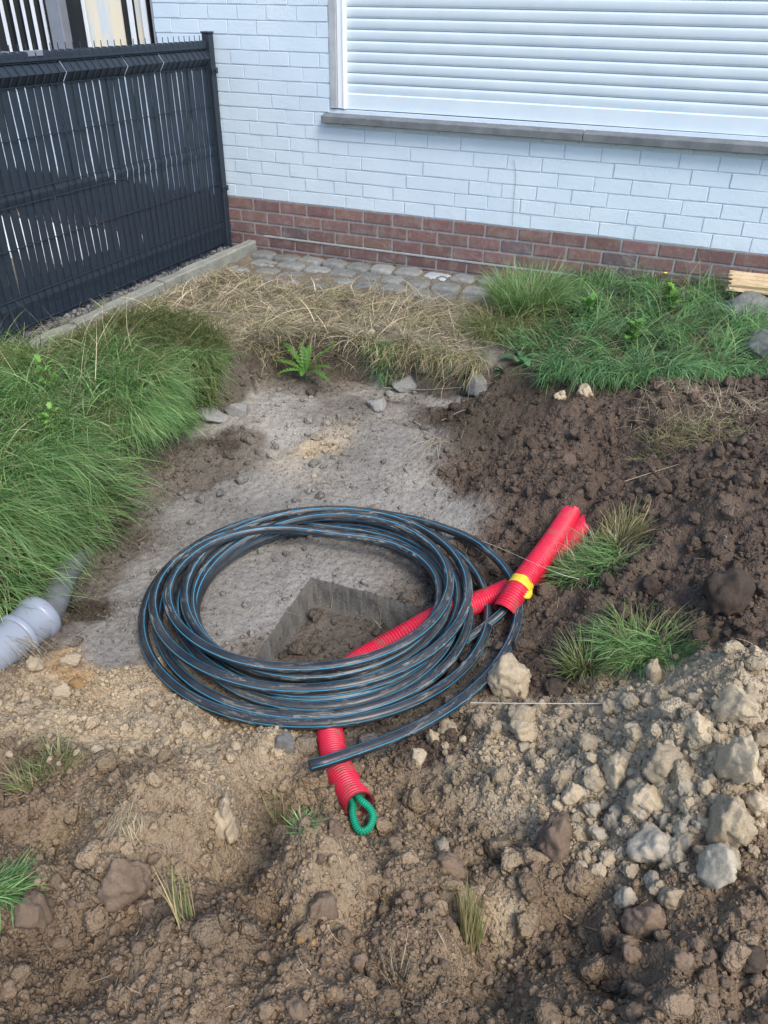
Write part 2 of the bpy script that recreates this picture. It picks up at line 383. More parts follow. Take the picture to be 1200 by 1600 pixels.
# kinds of soil: colour, roughness of the relief, share of loose crumbs
ZC = {'F': ((.200,.193,.180), .12, .16), 'G': ((.250,.238,.214), .18, .22), 'D': ((.098,.074,.058), 1., 1.), 'B': ((.235,.180,.122), .8, 1.), 'T': ((.36,.29,.20), .55, .7),
      'P': ((.36,.30,.215), 1., 1.3), 'K': ((.060,.048,.036), .6, .5), 'O': ((.34,.20,.075), .5, .4), 'N': ((.12,.105,.088), .35, .5), 'S': ((.15,.13,.10), .4, .4), 'E': ((.165,.124,.086), .9, 1.1)}
ZP = {'F': [(520,880),(300,980),(600,760),(350,780),(430,780),(230,900),(700,800),(640,800),(150,980),(450,950),(330,860),(560,720),(620,700),(400,860),(250,960),(180,1010)],
      'G': [(500,720),(600,650),(440,690),(650,750),(480,640),(700,640),(420,650),(330,680),(600,620)],
      'N': [(330,720),(150,870),(130,905),(500,970),(560,990),(450,1010),(430,600),(560,590),(640,1090),(720,1050),(550,1145),(60,1020),(280,740),(390,700)],
      'D': [(740,690),(850,650),(800,720),(770,820),(900,900),(850,1000),(1000,800),(1150,700),(1150,900),(1000,980),(1110,1030),(880,740),(950,660),(1050,700),(820,770),(950,830),(1060,880),(700,1090),(1190,1030),(1190,850),(850,900),(800,1010),(1180,760),(1190,680)],
      'B': [(300,1310),(100,1400),(620,1250),(700,1350),(330,1200),(600,1190),(200,1250),(150,1320),(480,1330),(420,1280),(600,1330),(730,1440),(780,1530),(420,1200),(250,1380),(540,1400)],
      'E': [(500,1550),(100,1550),(250,1500),(900,1500),(1150,1500),(1180,1280),(1180,1400),(850,1380),(1000,1560),(640,1480),(400,1450),(50,1480),(1150,1599),(700,1590),(30,1230),(860,1450),(1050,1450)],
      'T': [(150,1060),(60,1130),(250,1110),(350,1130),(120,1150),(200,1090),(300,1150),(230,1170),(400,1140),(350,1290),(345,1260),(500,710),(790,1480),(90,1080)],
      'P': [(1100,1120),(1000,1200),(850,1140),(780,1080),(920,1290),(1050,1260),(1150,1180),(750,1130),(1000,1120),(870,1200),(1100,1200),(940,1240),(980,1300)],
      'K': [(200,600),(100,750),(100,850),(0,900),(330,620),(900,560),(1000,560),(1199,560),(820,580),(700,580),(860,500),(20,700),(480,560),(600,570),(740,600),(860,610),(1199,480)],
      'O': [(120,1065)],
      'S': [(300,470),(450,480),(600,490),(400,530),(700,500),(560,530),(60,590),(200,500),(370,450)]}
zp = []; zcol = []; zr = []; zd = []
for k, l in ZP.items():
    for q in l:
        z = 0 if k in 'KS' else (-.25 if k in 'FGNTO' else -.08)
        zp.append(at(*q, z)[:2]); zcol.append(ZC[k][0]); zr.append(ZC[k][1]); zd.append(ZC[k][2])
zp = np.array(zp); zcol = np.array(zcol); zr = np.array(zr); zd = np.array(zd)
def zones(X, Y):
    wx = X+.055*fbm(X*6, Y*6, 4, 50); wy = Y+.055*fbm(X*6+40, Y*6, 4, 60)
    tot = 0; c = 0; r = 0; d = 0
    for i in range(len(zp)):
        w = ((wx-zp[i, 0])**2+(wy-zp[i, 1])**2+.0012)**-2.6
        tot = tot+w; c = c+w[..., None]*zcol[i]; r = r+w*zr[i]; d = d+w*zd[i]
    return c/tot[..., None], r/tot, d/tot

def ground_z(X, Y, fine=True):
    MND = [(285,1245,.12,.06),(230,1300,.10,.03),(335,1285,.05,.03),(500,1365,.10,.075),(470,1330,.05,.03),(385,1335,.07,-.05),(775,1500,.08,-.07),(740,1420,.06,-.03),(185,1385,.06,.05),(680,1480,.09,.05),(120,1500,.12,-.04),(560,1290,.08,-.02),(1050,1430,.10,.03),(640,1370,.05,.03),(900,1420,.07,-.05),(350,1500,.10,.04),(600,1560,.08,-.03),(60,1330,.08,-.04),(850,690,.10,.03),(1010,650,.10,.04),(950,745,.05,-.05),(780,720,.06,.02),(1120,740,.12,.03),(1100,860,.08,.03),(1120,1110,.09,.035),(1040,1200,.08,.025),(955,1260,.06,-.02),(420,1440,.05,-.03),(1150,1480,.08,.035),(960,1540,.07,-.04)] if fine else []
    near = sstep(6, 3.5, np.hypot(X-1.2, Y+2.4))
    lo = np.clip(rbf_eval(fit_lo, X, Y), -.33, .2); hi = np.clip(rbf_eval(fit_hi, X, Y), -.08, .16)
    sd_ = poly_sd(X, Y, foot)+.035*fbm(X*7, Y*7, 3, 21)
    s = sstep(-.085, .015, sd_)
    z = hi*(1-s)+lo*s
    z = np.where(near > 0, z*near, 0)
    if fine:
        c, r, d = zones(X, Y); r = r*near
        # sharp-edged trench in the pit floor, inside the coil
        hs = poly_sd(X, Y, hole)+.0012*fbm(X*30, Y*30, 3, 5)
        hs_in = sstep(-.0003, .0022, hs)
        r = r*np.where((hs_in > 0), .6*sstep(.01, .06, hs), sstep(-.001, -.06, hs))
        for mx_, my_, mr_, mh_ in MND:
            q = at(mx_, my_, -.05); w_ = np.exp(-((X-q[0]+.02*fbm(X*9, Y*9, 2, 77))**2+(Y-q[1]+.02*fbm(X*9, Y*9, 2, 78))**2)/(mr_*mr_)); z = z+1.4*mh_*w_*near
        z = z+r*((.030+.022*sstep(-3.2, -3.7, Y))*fbm(X*4.5, Y*4.5, 3, 1)+.014*fbm(X*13, Y*13, 4, 2))
        z = z+r**1.3*(.55*domes(X*11, Y*11, 30, .5)/11*.55+.9*domes(X*26, Y*26, 31, .75)/26*.6+.9*domes(X*55, Y*55, 32, .85)/55*.75)
        z = z+(.0035+.004*r)*fbm(X*40, Y*40, 3, 3)
        z = z-.125*hs_in*near+.016*hs_in*sstep(.005, .05, hs)*(.6+.5*fbm(X*9, Y*9, 4, 8))
        hc = sstep(-.0042, -.0015, hs); wall = hc*(1-sstep(.006, .010, hs)); c = c+(np.array([.078, .066, .054])-c)*(.9*hc)[..., None]; c = c+(np.array([.088, .087, .082])-c)*wall[..., None]  # damp cut soil; wall tone also darkened to stand in for missing shade
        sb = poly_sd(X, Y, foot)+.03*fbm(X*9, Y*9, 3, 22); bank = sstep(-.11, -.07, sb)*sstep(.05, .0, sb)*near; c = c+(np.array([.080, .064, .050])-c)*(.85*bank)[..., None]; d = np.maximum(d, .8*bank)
        return z, c, r, d
    return z

def axis(lo, hi, step, far):
    a = np.arange(lo, hi, step); k = []; s = step; v = hi
    while v < far: s *= 1.35; v += s; k.append(v)
    k2 = []; s = step; v = lo
    while v > -far: s *= 1.35; v -= s; k2.append(v)
    return np.array(k2[::-1]+list(a)+k)
gx = axis(-1.0, 3.1, .0068, 120); gy = axis(-4.5, .25, .0068, 120)
gx = np.sort(np.concatenate([gx[(gx < 1.06) | (gx > 1.56)], np.arange(1.06, 1.56, .0026)]))     # finer where the trench is cut
gy = np.sort(np.concatenate([gy[(gy < -3.14) | (gy > -2.60)], np.arange(-3.14, -2.60, .0026)]))
GX, GY = np.meshgrid(gx, gy)
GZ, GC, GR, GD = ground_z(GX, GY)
nx, ny = len(gx), len(gy)
GC = GC*(1+.22*fbm(GX*3, GY*3, 4, 70))[..., None]
def zat(x, y):
    x = np.asarray(x, float); y = np.asarray(y, float)
    i = np.clip(np.searchsorted(gx, x)-1, 0, nx-2); j = np.clip(np.searchsorted(gy, y)-1, 0, ny-2)
    u = (x-gx[i])/(gx[i+1]-gx[i]); v = (y-gy[j])/(gy[j+1]-gy[j])
    return (GZ[j, i]*(1-u)+GZ[j, i+1]*u)*(1-v)+(GZ[j+1, i]*(1-u)+GZ[j+1, i+1]*u)*v
def near_idx(x, y):
    return np.clip(np.searchsorted(gy, y), 0, ny-1), np.clip(np.searchsorted(gx, x), 0, nx-1)
def hit(px, py):
    """where a pixel's line of sight meets the ground"""
    z = 0.0
    t = np.linspace(.5, 6, 900); d = _F+_R*(px-600)/FOC+_U*(800-py)/FOC
    P = CAM+t[:, None]*d; below = P[:, 2] < zat(P[:, 0], P[:, 1])
    k = int(np.argmax(below)) if below.any() else len(t)-1
    p = P[k].copy(); p[2] = float(zat(p[0], p[1])); return p

i = (np.arange(ny-1)[:, None]*nx+np.arange(nx-1)[None]); Q = np.stack([i, i+1, i+nx+1, i+nx], -1).reshape(-1, 4)
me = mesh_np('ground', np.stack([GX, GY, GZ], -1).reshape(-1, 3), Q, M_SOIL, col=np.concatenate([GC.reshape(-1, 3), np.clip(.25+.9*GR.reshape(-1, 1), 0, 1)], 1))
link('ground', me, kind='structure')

# pale paving of the neighbour behind the fence
b_ = MB(); b_.box(-6, -1.55, -.72, -.01, -.05, .018, .006)
link('path', b_.mesh('path', M_PATH), kind='structure')

# ------------------------------------------------------------------ loose crumbs of soil (nobody could count them)
def scatter(name, n, rmin, rmax, pw, lvl, region, seed, label, dens=True, tintmul=(.75, 1.3)):
    r = np.random.default_rng(seed)
    x0, x1, y0, y1 = region
    X = r.uniform(x0, x1, n*3); Y = r.uniform(y0, y1, n*3)
    j, i_ = near_idx(X, Y); d = GD[j, i_]
    keep = r.uniform(0, 1.3, n*3) < (d if dens else np.where(d < .5, 1.1, .0))*(.35+.9*sstep(-.3, .5, fbm(X*5, Y*5, 3, 90+seed)))
    keep &= (poly_sd(X, Y, foot) > -.06)
    X, Y = X[keep][:n], Y[keep][:n]; n = len(X)
    R_ = rmin*(1-r.uniform(0, 1, n)*(1-(rmin/rmax)**pw))**(-1/pw)
    shapes = [rock_shape(200+k, lvl, 4, .16) for k in range(8)]
    Z = zat(X, Y); j, i_ = near_idx(X, Y); C = GC[j, i_]*r.uniform(*tintmul, (n, 1))
    Vs = []; Fs = []; Cs = []; off = 0
    for k in range(8):
        sel = np.where(np.arange(n) % 8 == k)[0]; V, Fc = shapes[k]; m = len(sel)
        a = r.normal(size=(m, 4)); a /= np.linalg.norm(a, axis=1)[:, None]; w, x, y, z = a.T
        Rm = np.stack([1-2*(y*y+z*z), 2*(x*y-z*w), 2*(x*z+y*w), 2*(x*y+z*w), 1-2*(x*x+z*z), 2*(y*z-x*w), 2*(x*z-y*w), 2*(y*z+x*w), 1-2*(x*x+y*y)], -1).reshape(m, 3, 3)
        sc = R_[sel, None]*r.uniform(.7, 1.25, (m, 3))
        VV = np.einsum('mij,nj->mni', Rm, V)*sc[:, None]
        VV += np.stack([X[sel], Y[sel], Z[sel]+R_[sel]*.3], -1)[:, None]
        Vs.append(VV.reshape(-1, 3)); Fs.append((Fc[None]+(np.arange(m)*len(V))[:, None, None]).reshape(-1, 3)+off); off += m*len(V)
        Cs.append(np.repeat(C[sel], len(V), 0))
    me = mesh_np(name, np.vstack(Vs), np.vstack(Fs), M_SOIL, col=np.vstack(Cs))
    link(name, me, label=label, cat='soil', kind='stuff')
scatter('soil_crumbs', 24000, .003, .014, 1.9, 1, (.0, 3.1, -4.45, -.6), 3, 'loose crumbs of earth strewn over the dug ground')
scatter('soil_crumbs', 30000, .0024, .010, 1.8, 1, (.5, 3.0, -4.4, -3.1), 8, 'fine crumbs of brown earth on the nearest spoil')
scatter('soil_crumbs', 12000, .0014, .0055, 2.0, 1, (.1, 1.8, -3.4, -.8), 12, 'sandy grit lying on the grey floor of the dig', dens=False, tintmul=(.65, 1.35))
scatter('soil_clods', 1500, .011, .034, 1.9, 3, (.0, 3.1, -4.45, -.8), 4, 'clods of earth and clay tumbled over the spoil heaps')

# ------------------------------------------------------------------ the house
ZR = 0.34; BL = .1954; BH = .075; JT = .010
house = empty('house', (0, 0, 0), 'whitewashed brick house front with a red brick plinth and a closed white roller shutter', 'house')
OPEN = [(-.112, 3.4, .885, 2.15), (-2.95, -1.285, 1.085, 2.3)]       # window openings in the wall
def split_by_openings(x0, x1, z0, z1):
    segs = [(x0, x1)]
    for a, b, c, d in OPEN:
        if z1 > c+.01 and z0 < d-.01:
            out = []
            for s, e in segs:
                if e <= a or s >= b: out.append((s, e)); continue
                if s < a: out.append((s, a))
                if e > b: out.append((b, e))
            segs = out
    return [(s, e) for s, e in segs if e-s > .012]
def brick_wall(row0, row1, xa, xb, jt, proud, bev, seed, painted):
    r = np.random.default_rng(seed); V = []; Fc = []; C = []; n = 0
    for k in range(row0, row1):
        z0 = ZR+k*BH+jt/2; z1 = ZR+(k+1)*BH-jt/2
        x = math.floor(xa/BL)*BL+((k % 2)*.5)*BL
        if painted: x += r.uniform(-.012, .012)
        while x < xb:
            ln = BL
            if painted: ln = (2*BL if r.uniform() < .18 else BL)*(1+r.uniform(-.02, .02))
            for s, e in split_by_openings(max(x+jt/2, xa), min(x+ln-jt/2, xb), z0, z1):
                p = proud*r.uniform(.55, 1.25) if painted else proud*r.uniform(.7, 1.2)
                dz = r.uniform(-.0008, .0008) if painted else r.uniform(-.0006, .0006); tl = r.uniform(-.0012, .0012)
                b = min(bev, (e-s)/3)
                ring0 = [(s, .004, z0+dz), (e, .004, z0+dz), (e, .004, z1+dz), (s, .004, z1+dz)]
                ring1 = [(s+b*.25, -p*.6, z0+dz+b*.25), (e-b*.25, -p*.6, z0+dz+b*.25), (e-b*.25, -p*.6, z1+dz-b*.25), (s+b*.25, -p*.6, z1+dz-b*.25)]
                ring2 = [(s+b, -p+tl, z0+dz+b), (e-b, -p-tl, z0+dz+b), (e-b, -p-tl, z1+dz-b), (s+b, -p+tl, z1+dz-b)]
                V += ring0+ring1+ring2
                for q in (0, 4):
                    for i in range(4): Fc.append((n+q+i, n+q+(i+1) % 4, n+q+4+(i+1) % 4, n+q+4+i))
                Fc.append((n+8, n+9, n+10, n+11)); n += 12
                base = np.array([.18, .112, .106])*r.uniform(.82, 1.15)*np.array([1, r.uniform(.95, 1.06), r.uniform(.94, 1.06)])
                if r.uniform() < .05: base = np.array([.13, .10, .105])*r.uniform(.9, 1.2)
                if k < -4+1: base = base*.8
                C += [base]*12
            x += ln
    return np.array(V), np.array(Fc), np.array(C)
def backing(x0, x1, z0, z1, y0, y1):
    """box wall pieces round the openings"""
    m = MB(); xs = sorted({x0, x1, *[v for o in OPEN for v in o[:2] if x0 < v < x1]}); zs = sorted({z0, z1, *[v for o in OPEN for v in o[2:] if z0 < v < z1]})
    for a, b in zip(xs[:-1], xs[1:]):
        for c, d in zip(zs[:-1], zs[1:]):
            mx, mz = (a+b)/2, (c+d)/2
            if any(o[0] < mx < o[1] and o[2] < mz < o[3] for o in OPEN): continue
            m.box(a, b, y0, y1, c, d)
    return m
bk = backing(-5.2, 5.6, ZR-.003, 2.9, .0045, .30)
Vb, Fb, Cb = brick_wall(0, 34, -5.2, 5.6, .0048, .0011, .0032, 11, True)
mw = bk.mesh('painted_wall', M_WHITE)
mb_ = mesh_np('painted_wall', Vb, Fb, M_WHITE, smooth=False)
import bmesh
bm = bmesh.new(); bm.from_mesh(mw); bm.from_mesh(mb_); bm.to_mesh(mw); bm.free()
link('painted_wall', mw, house)
ck = smooth_path([(aty(803,250,-.0065)), (aty(806,275,-.0065)), (aty(804,300,-.0065)), (aty(802,325,-.0065)), (aty(801,352,-.0065))], 6)
V, Q_, u_ = tube(ck, .0009, 5); M_CRACK, *_ = mat('crack_dark', (.09, .08, .07), .9)
link('wall_crack', mesh_np('wall_crack', V, Q_, M_CRACK), house)
# plinth: mortar bed and bare red-brown bricks
pb = MB(); pb.box(-5.2, 5.6, .0035, .29, -.3, ZR-.0032)
link('mortar_bed', pb.mesh('mortar_bed', M_MORTAR), house)
Vr, Fr, Cr = brick_wall(-7, 0, -5.2, 5.6, .0115, .0035, .004, 12, False)
pl = link('brick_plinth', mesh_np('brick_plinth', Vr, Fr, M_RED, smooth=False, col=Cr), house)
# sandy mortar lip under the third course, as on the photo
lp = MB(); z = ZR-3*BH
lp.box(-.62, 5.6, -.0062, .0034, z-.010, z+.002, .002)
link('mortar_lip', lp.mesh('mortar_lip', M_MORTAR), house)

# right-hand window: trim, guide rail, shutter, sill
wf = MB()
wf.box(-.112, -.066, -.006, .12, .8895, 2.147, .003)
wf.box(-.112, 3.398, .095, .115, .892, 2.147)
win = link('window', wf.mesh('window', M_FRAME), house)
gr_ = MB(); gr_.box(-.0655, -.022, -.001, .07, .8895, 2.146, .004); gr_.box(-.031, -.019, -.006, .06, .890, 2.146, .002)
link('guide_rail', gr_.mesh('guide_rail', M_RAIL), win)
# shutter profile: curved slats 52 mm high with a groove between, deeper bottom bar
prof = [(.028, .889), (.020, .8895), (.020, .965), (.030, .9665)]
z = .967; SP = .0528
while z < 2.12:
    for t in np.linspace(0, 1, 7):
        prof.append((.034-.0040*math.sin(pi*t)**.45-.0035*t, z+.0035+t*(SP-.007)))
    prof.append((.0440, z+SP-.0005)); z += SP
prof = np.array(prof); XS = np.linspace(-.0215, 3.395, 24); r = np.random.default_rng(5)
V = []; 
for x in XS: V += [(x, y+.0015*math.sin(x*1.7+zz*1.3)+.0004*math.sin(x*9+zz*40), zz+.0012*math.sin(x*2.1)) for y, zz in prof]
m_ = len(prof); Q_ = []
for a in range(len(XS)-1):
    for c in range(m_-1): Q_.append((a*m_+c, (a+1)*m_+c, (a+1)*m_+c+1, a*m_+c+1))
link('roller_shutter', mesh_np('roller_shutter', np.array(V), np.array(Q_), M_SHUT, smooth=False), win)
sl = MB()
sl.box(-.152, 1.3715, -.052, .094, .8155, .8535, .003); sl.box(1.3745, 3.5, -.0525, .094, .8150, .8545, .003)
sm_ = sl.mesh('sill', M_SILL)
for v in sm_.vertices:                                       # weathered slope: higher at the back
    if v.co.z > .84: v.co.z += max(0, v.co.y+.05)*.22
link('sill', sm_, win)
# left window behind the fence: posts, dark glass, bars painting the fence's reflection, panes painting the sky's
wl2 = MB()
for a, b in ((-2.10, -1.995), (-1.300, -1.287)): wl2.box(a, b, -.004, .10, 1.088, 2.29, .004)
wl2.box(-2.948, -1.288, .0, .1, 1.087, 1.098, .003)
w2 = link('window', wl2.mesh('window', M_POSTW), house)
gl = MB(); gl.box(-2.947, -1.289, .065, .072, 1.099, 2.289)
link('pane', gl.mesh('pane', M_GLASS), w2)
cu = MB(); cu.box(-1.86, -1.56, .052, .060, 1.099, 2.2); cu.box(-1.455, -1.405, .052, .060, 1.15, 2.2)
link('painted_reflection', cu.mesh('painted_reflection', M_REFL), w2)
bs = MB()
for px, wd in ((4, .028), (21, .022), (37, .022), (52, .026), (67, .022), (83, .024), (131, .022), (203, .034), (224, .036), (241, .014)):
    p = aty(px, 0, .03); q = aty(px, 60, .03); cx = (p[0]+q[0])/2+.012
    bs.box(cx-wd/2, cx+wd/2, .028, .034, 1.099, 2.25)
link('reflection_bars', bs.mesh('reflection_bars', M_REFL_BAR), w2)

# ------------------------------------------------------------------ fence of welded wire panels with dark privacy strips
FX = -.885
fence = empty('fence', (FX, -1, 0), 'dark anthracite wire panel fence woven with plastic privacy strips, standing left of the grass', 'fence')
def fl(m): return m
def fprof(z):
    """sideways offset of the panel: pressed V folds"""
    o = 0
    for c, h, d in ((1.12, .045, .034), (.63, .03, .005), (.16, .04, .006)): o += d*max(0, 1-abs(z-c)/h)
    return o
r = np.random.default_rng(21)
zs_ = [.045, .12, .16, .20, .26, .275, .33, .38, .43, .48, .53, .57, .60, .63, .66, .69, .73, .78, .83, .95, 1.06, 1.075, 1.12, 1.165, 1.20]
V = []; Q_ = []; n = 0; y = -.085; k = 0
while y > -4.3:
    w = .0447+r.uniform(-.0015, .0012); dy = r.uniform(-.002, .002); loose = 0
    if k == 12: w -= .006; dy -= .004
    if k % 7 == 3: w += .004
    band = .6 if k > 3 else 0
    for s, z in enumerate(zs_):
        tw = .004*math.sin(z*9+k*1.3)*band+r.uniform(-.0012, .0012); off = .007*math.sin(k*2.1+z*3)
        zb = .40+.24*(-.17-y)                        # strips widened shut below this, standing in for shade on the plinth behind
        shut = (z < zb and (z > zb-.19 or y > -1.12 or z < .27)) or z > 1.07
        ww = w*(1.17+.02*math.sin(k*3.7) if shut else 1.0)
        if y > -1.12 and z < zb and (k*7) % 5 == 0 and .2 < z < .34: ww = w*1.08
        V += [(-.0035+fprof(z)+off*.15, y+dy+tw, z), (-.0035+fprof(z)+off*.15+.001, y+dy+tw-ww, z)]
        if s: Q_.append((n+2*s-2, n+2*s-1, n+2*s+1, n+2*s))
    n += 2*len(zs_); y -= .05; k += 1
V = np.array(V); Q_ = np.array(Q_)
V2 = V.copy(); V2[:, 0] -= .0015; Q2 = Q_[:, ::-1]+len(V)          # strips have a thickness
ed = []
for a in range(0, len(V), 2*len(zs_)):
    for s in range(1, len(zs_)):
        for c in (0, 1):
            i0, i1 = a+2*s-2+c, a+2*s+c; ed.append((i0, i1, i1+len(V), i0+len(V)))
link('privacy_strips', mesh_np('privacy_strips', np.vstack([V, V2]), np.vstack([Q_, Q2, np.array(ed)]), M_SLAT, smooth=False), fence, loc=(0, 1, 0))
Vs = []; Qs = []; off = 0
def addt(P, rr, n=6):
    global off
    v, q, _u = tube(P, rr, n); Vs.append(v); Qs.append(q+off); off += len(v)
y = -.087+.005; k = 0
while y > -4.3:
    P = [(FX+fprof(z)+.002, y, z) for z in zs_[:-1]]+[(FX+.002, y, 1.20), (FX+.002, y, 1.238)]
    addt(P, .0024, 5); y -= .05
for z, tw in ((.06, 1), (.20, 1), (.42, 1), (.60, 1), (.66, 1), (.87, 1), (1.075, 2), (1.165, 2), (1.19, 1), (1.205, 1)):
    for sx in (.0052, -.0085)[:tw]:
        addt([(FX+fprof(z)+sx, yy, z) for yy in np.linspace(-.07, -4.35, 10)], .0024, 5)
me = mesh_np('wire_panel', np.vstack(Vs), np.vstack(Qs), M_WIRE); o = link('wire_panel', me, fence); o.location = (-FX, 1, 0)
# closing strip and clips along the top
cs = MB(); cs.box(-.010, .012, -3.3, .92, 1.168, 1.206, .004)
link('top_strip', cs.mesh('top_strip', M_SLAT), fence)
cl = MB()
cl.box(-.012, .0145, -.006, .006, 1.186, 1.211, .002); clm = cl.mesh('strip_clip', M_WIRE)
for k in range(42): link('strip_clip', clm, fence, loc=(0, .89-k*.05, 0))
cl = MB(); cl.box(-.014, .017, -.02, .02, 1.19, 1.213, .002); clm = cl.mesh('wide_clip', M_POSTW)
for yy in (-.42, -.47, -.93): link('wide_clip', clm, fence, loc=(0, yy, 0))
for yp in (-.055, -2.03, -4.03):
    pm = MB(); pm.box(-.02, .032, yp+1-.024, yp+1+.024, -.1, 1.245, .004); pm.box(-.024, .036, yp+1-.027, yp+1+.027, 1.245, 1.256, .003)
    for z in (1.06, .40): pm.box(.032, .040, yp+1-.03, yp+1+.03, z-.02, z+.012, .003); pm.box(.040, .052, yp+1-.008, yp+1+.008, z-.012, z+.004, .002)
    link('post', pm.mesh('post', M_WIRE), fence)
# gate-like second post clamp against the wall
# ------------------------------------------------------------------ concrete edging along the fence
r = np.random.default_rng(9)
def kerb(y0, y1, x0, z1, tilt, label):
    n = 26; ys = np.linspace(y0, y1, n); V = []
    sec = [(-.032, -.12), (-.032, .0), (-.026, .008), (.026, .008), (.032, .0), (.032, -.12)]
    for k, y in enumerate(ys):
        for sx, sz in sec:
            top = sz > -.05
            V.append((x0+sx+tilt*(k/n)+.004*noise(np.array([y*9]), np.array([sx*30]), 3)[0], y, z1+sz+(0.006*noise(np.array([y*7.]), np.array([sx*20]), 4)[0] if top else 0)-.02*abs(tilt)*k))
    V = np.array(V); m = len(sec); Q_ = [(a*m+c, a*m+(c+1) % m, (a+1)*m+(c+1) % m, (a+1)*m+c) for a in range(n-1) for c in range(m)]
    caps = [list(range(m))[::-1], [(n-1)*m+c for c in range(m)]]
    me = mesh_np('kerb_block', V, [np.array(Q_), np.array(caps)], M_KERB, smooth=False)
    link('kerb_block', me, None, label, 'kerb', 'concrete edging blocks along the fence')
kerb(-.004, -1.0, -.715, .066, -.0, 'concrete edging block butting against the house wall beside the fence post')
kerb(-1.006, -1.72, -.717, .060, .006, 'middle concrete edging block between the fence and the dry grass, partly overgrown')
kerb(-1.727, -2.7, -.712, .052, .02, 'nearest concrete edging block at the left edge, half sunk in grass by the fence')

# ------------------------------------------------------------------ stones, clods, cobbles
LIB = {}
def lib(kind, k):
    key = (kind, k)
    if key not in LIB:
        rough, cuts, lvl = {'clay': (.17, 7, 4), 'chalk': (.13, 9, 4), 'earth': (.16, 3, 4), 'rock': (.06, 9, 4), 'ochre': (.2, 4, 3), 'brown': (.17, 4, 4)}[kind]
        V, Fc = rock_shape(500+sum(map(ord, kind))+k*7, lvl, cuts, rough)
        m = {'clay': M_CLAY, 'chalk': M_CHALK, 'earth': M_EARTH, 'rock': M_GREY, 'ochre': M_ORANGE, 'brown': M_BROWN}[kind]
        LIB[key] = mesh_np(kind+'_lump', V, Fc, m, smooth=True)
    return LIB[key]
from mathutils import Euler
def stone(kind, name, px, py, wpx, hpx, label, cat, group=None, k=0, sink=.3, rot=None, z=None):
    """a lump whose middle shows at (px,py) and is about wpx x hpx photo pixels big"""
    p = hit(px, py+hpx*.25) if z is None else at(px, py, z)
    dist = (p-CAM)@_F; w = wpx/FOC*dist/2; h = hpx/FOC*dist/2
    o = link(name, lib(kind, k), None, label, cat, group)
    h2 = h/.8
    o.scale = (w, (w+h2)/2*1.0, h2)
    a = YAW+(rot if rot is not None else 0)
    o.rotation_euler = (0, 0, a)
    o.location = (p[0], p[1]+h*.25, p[2]+h2*(1-2*sink)*.75)
    return o
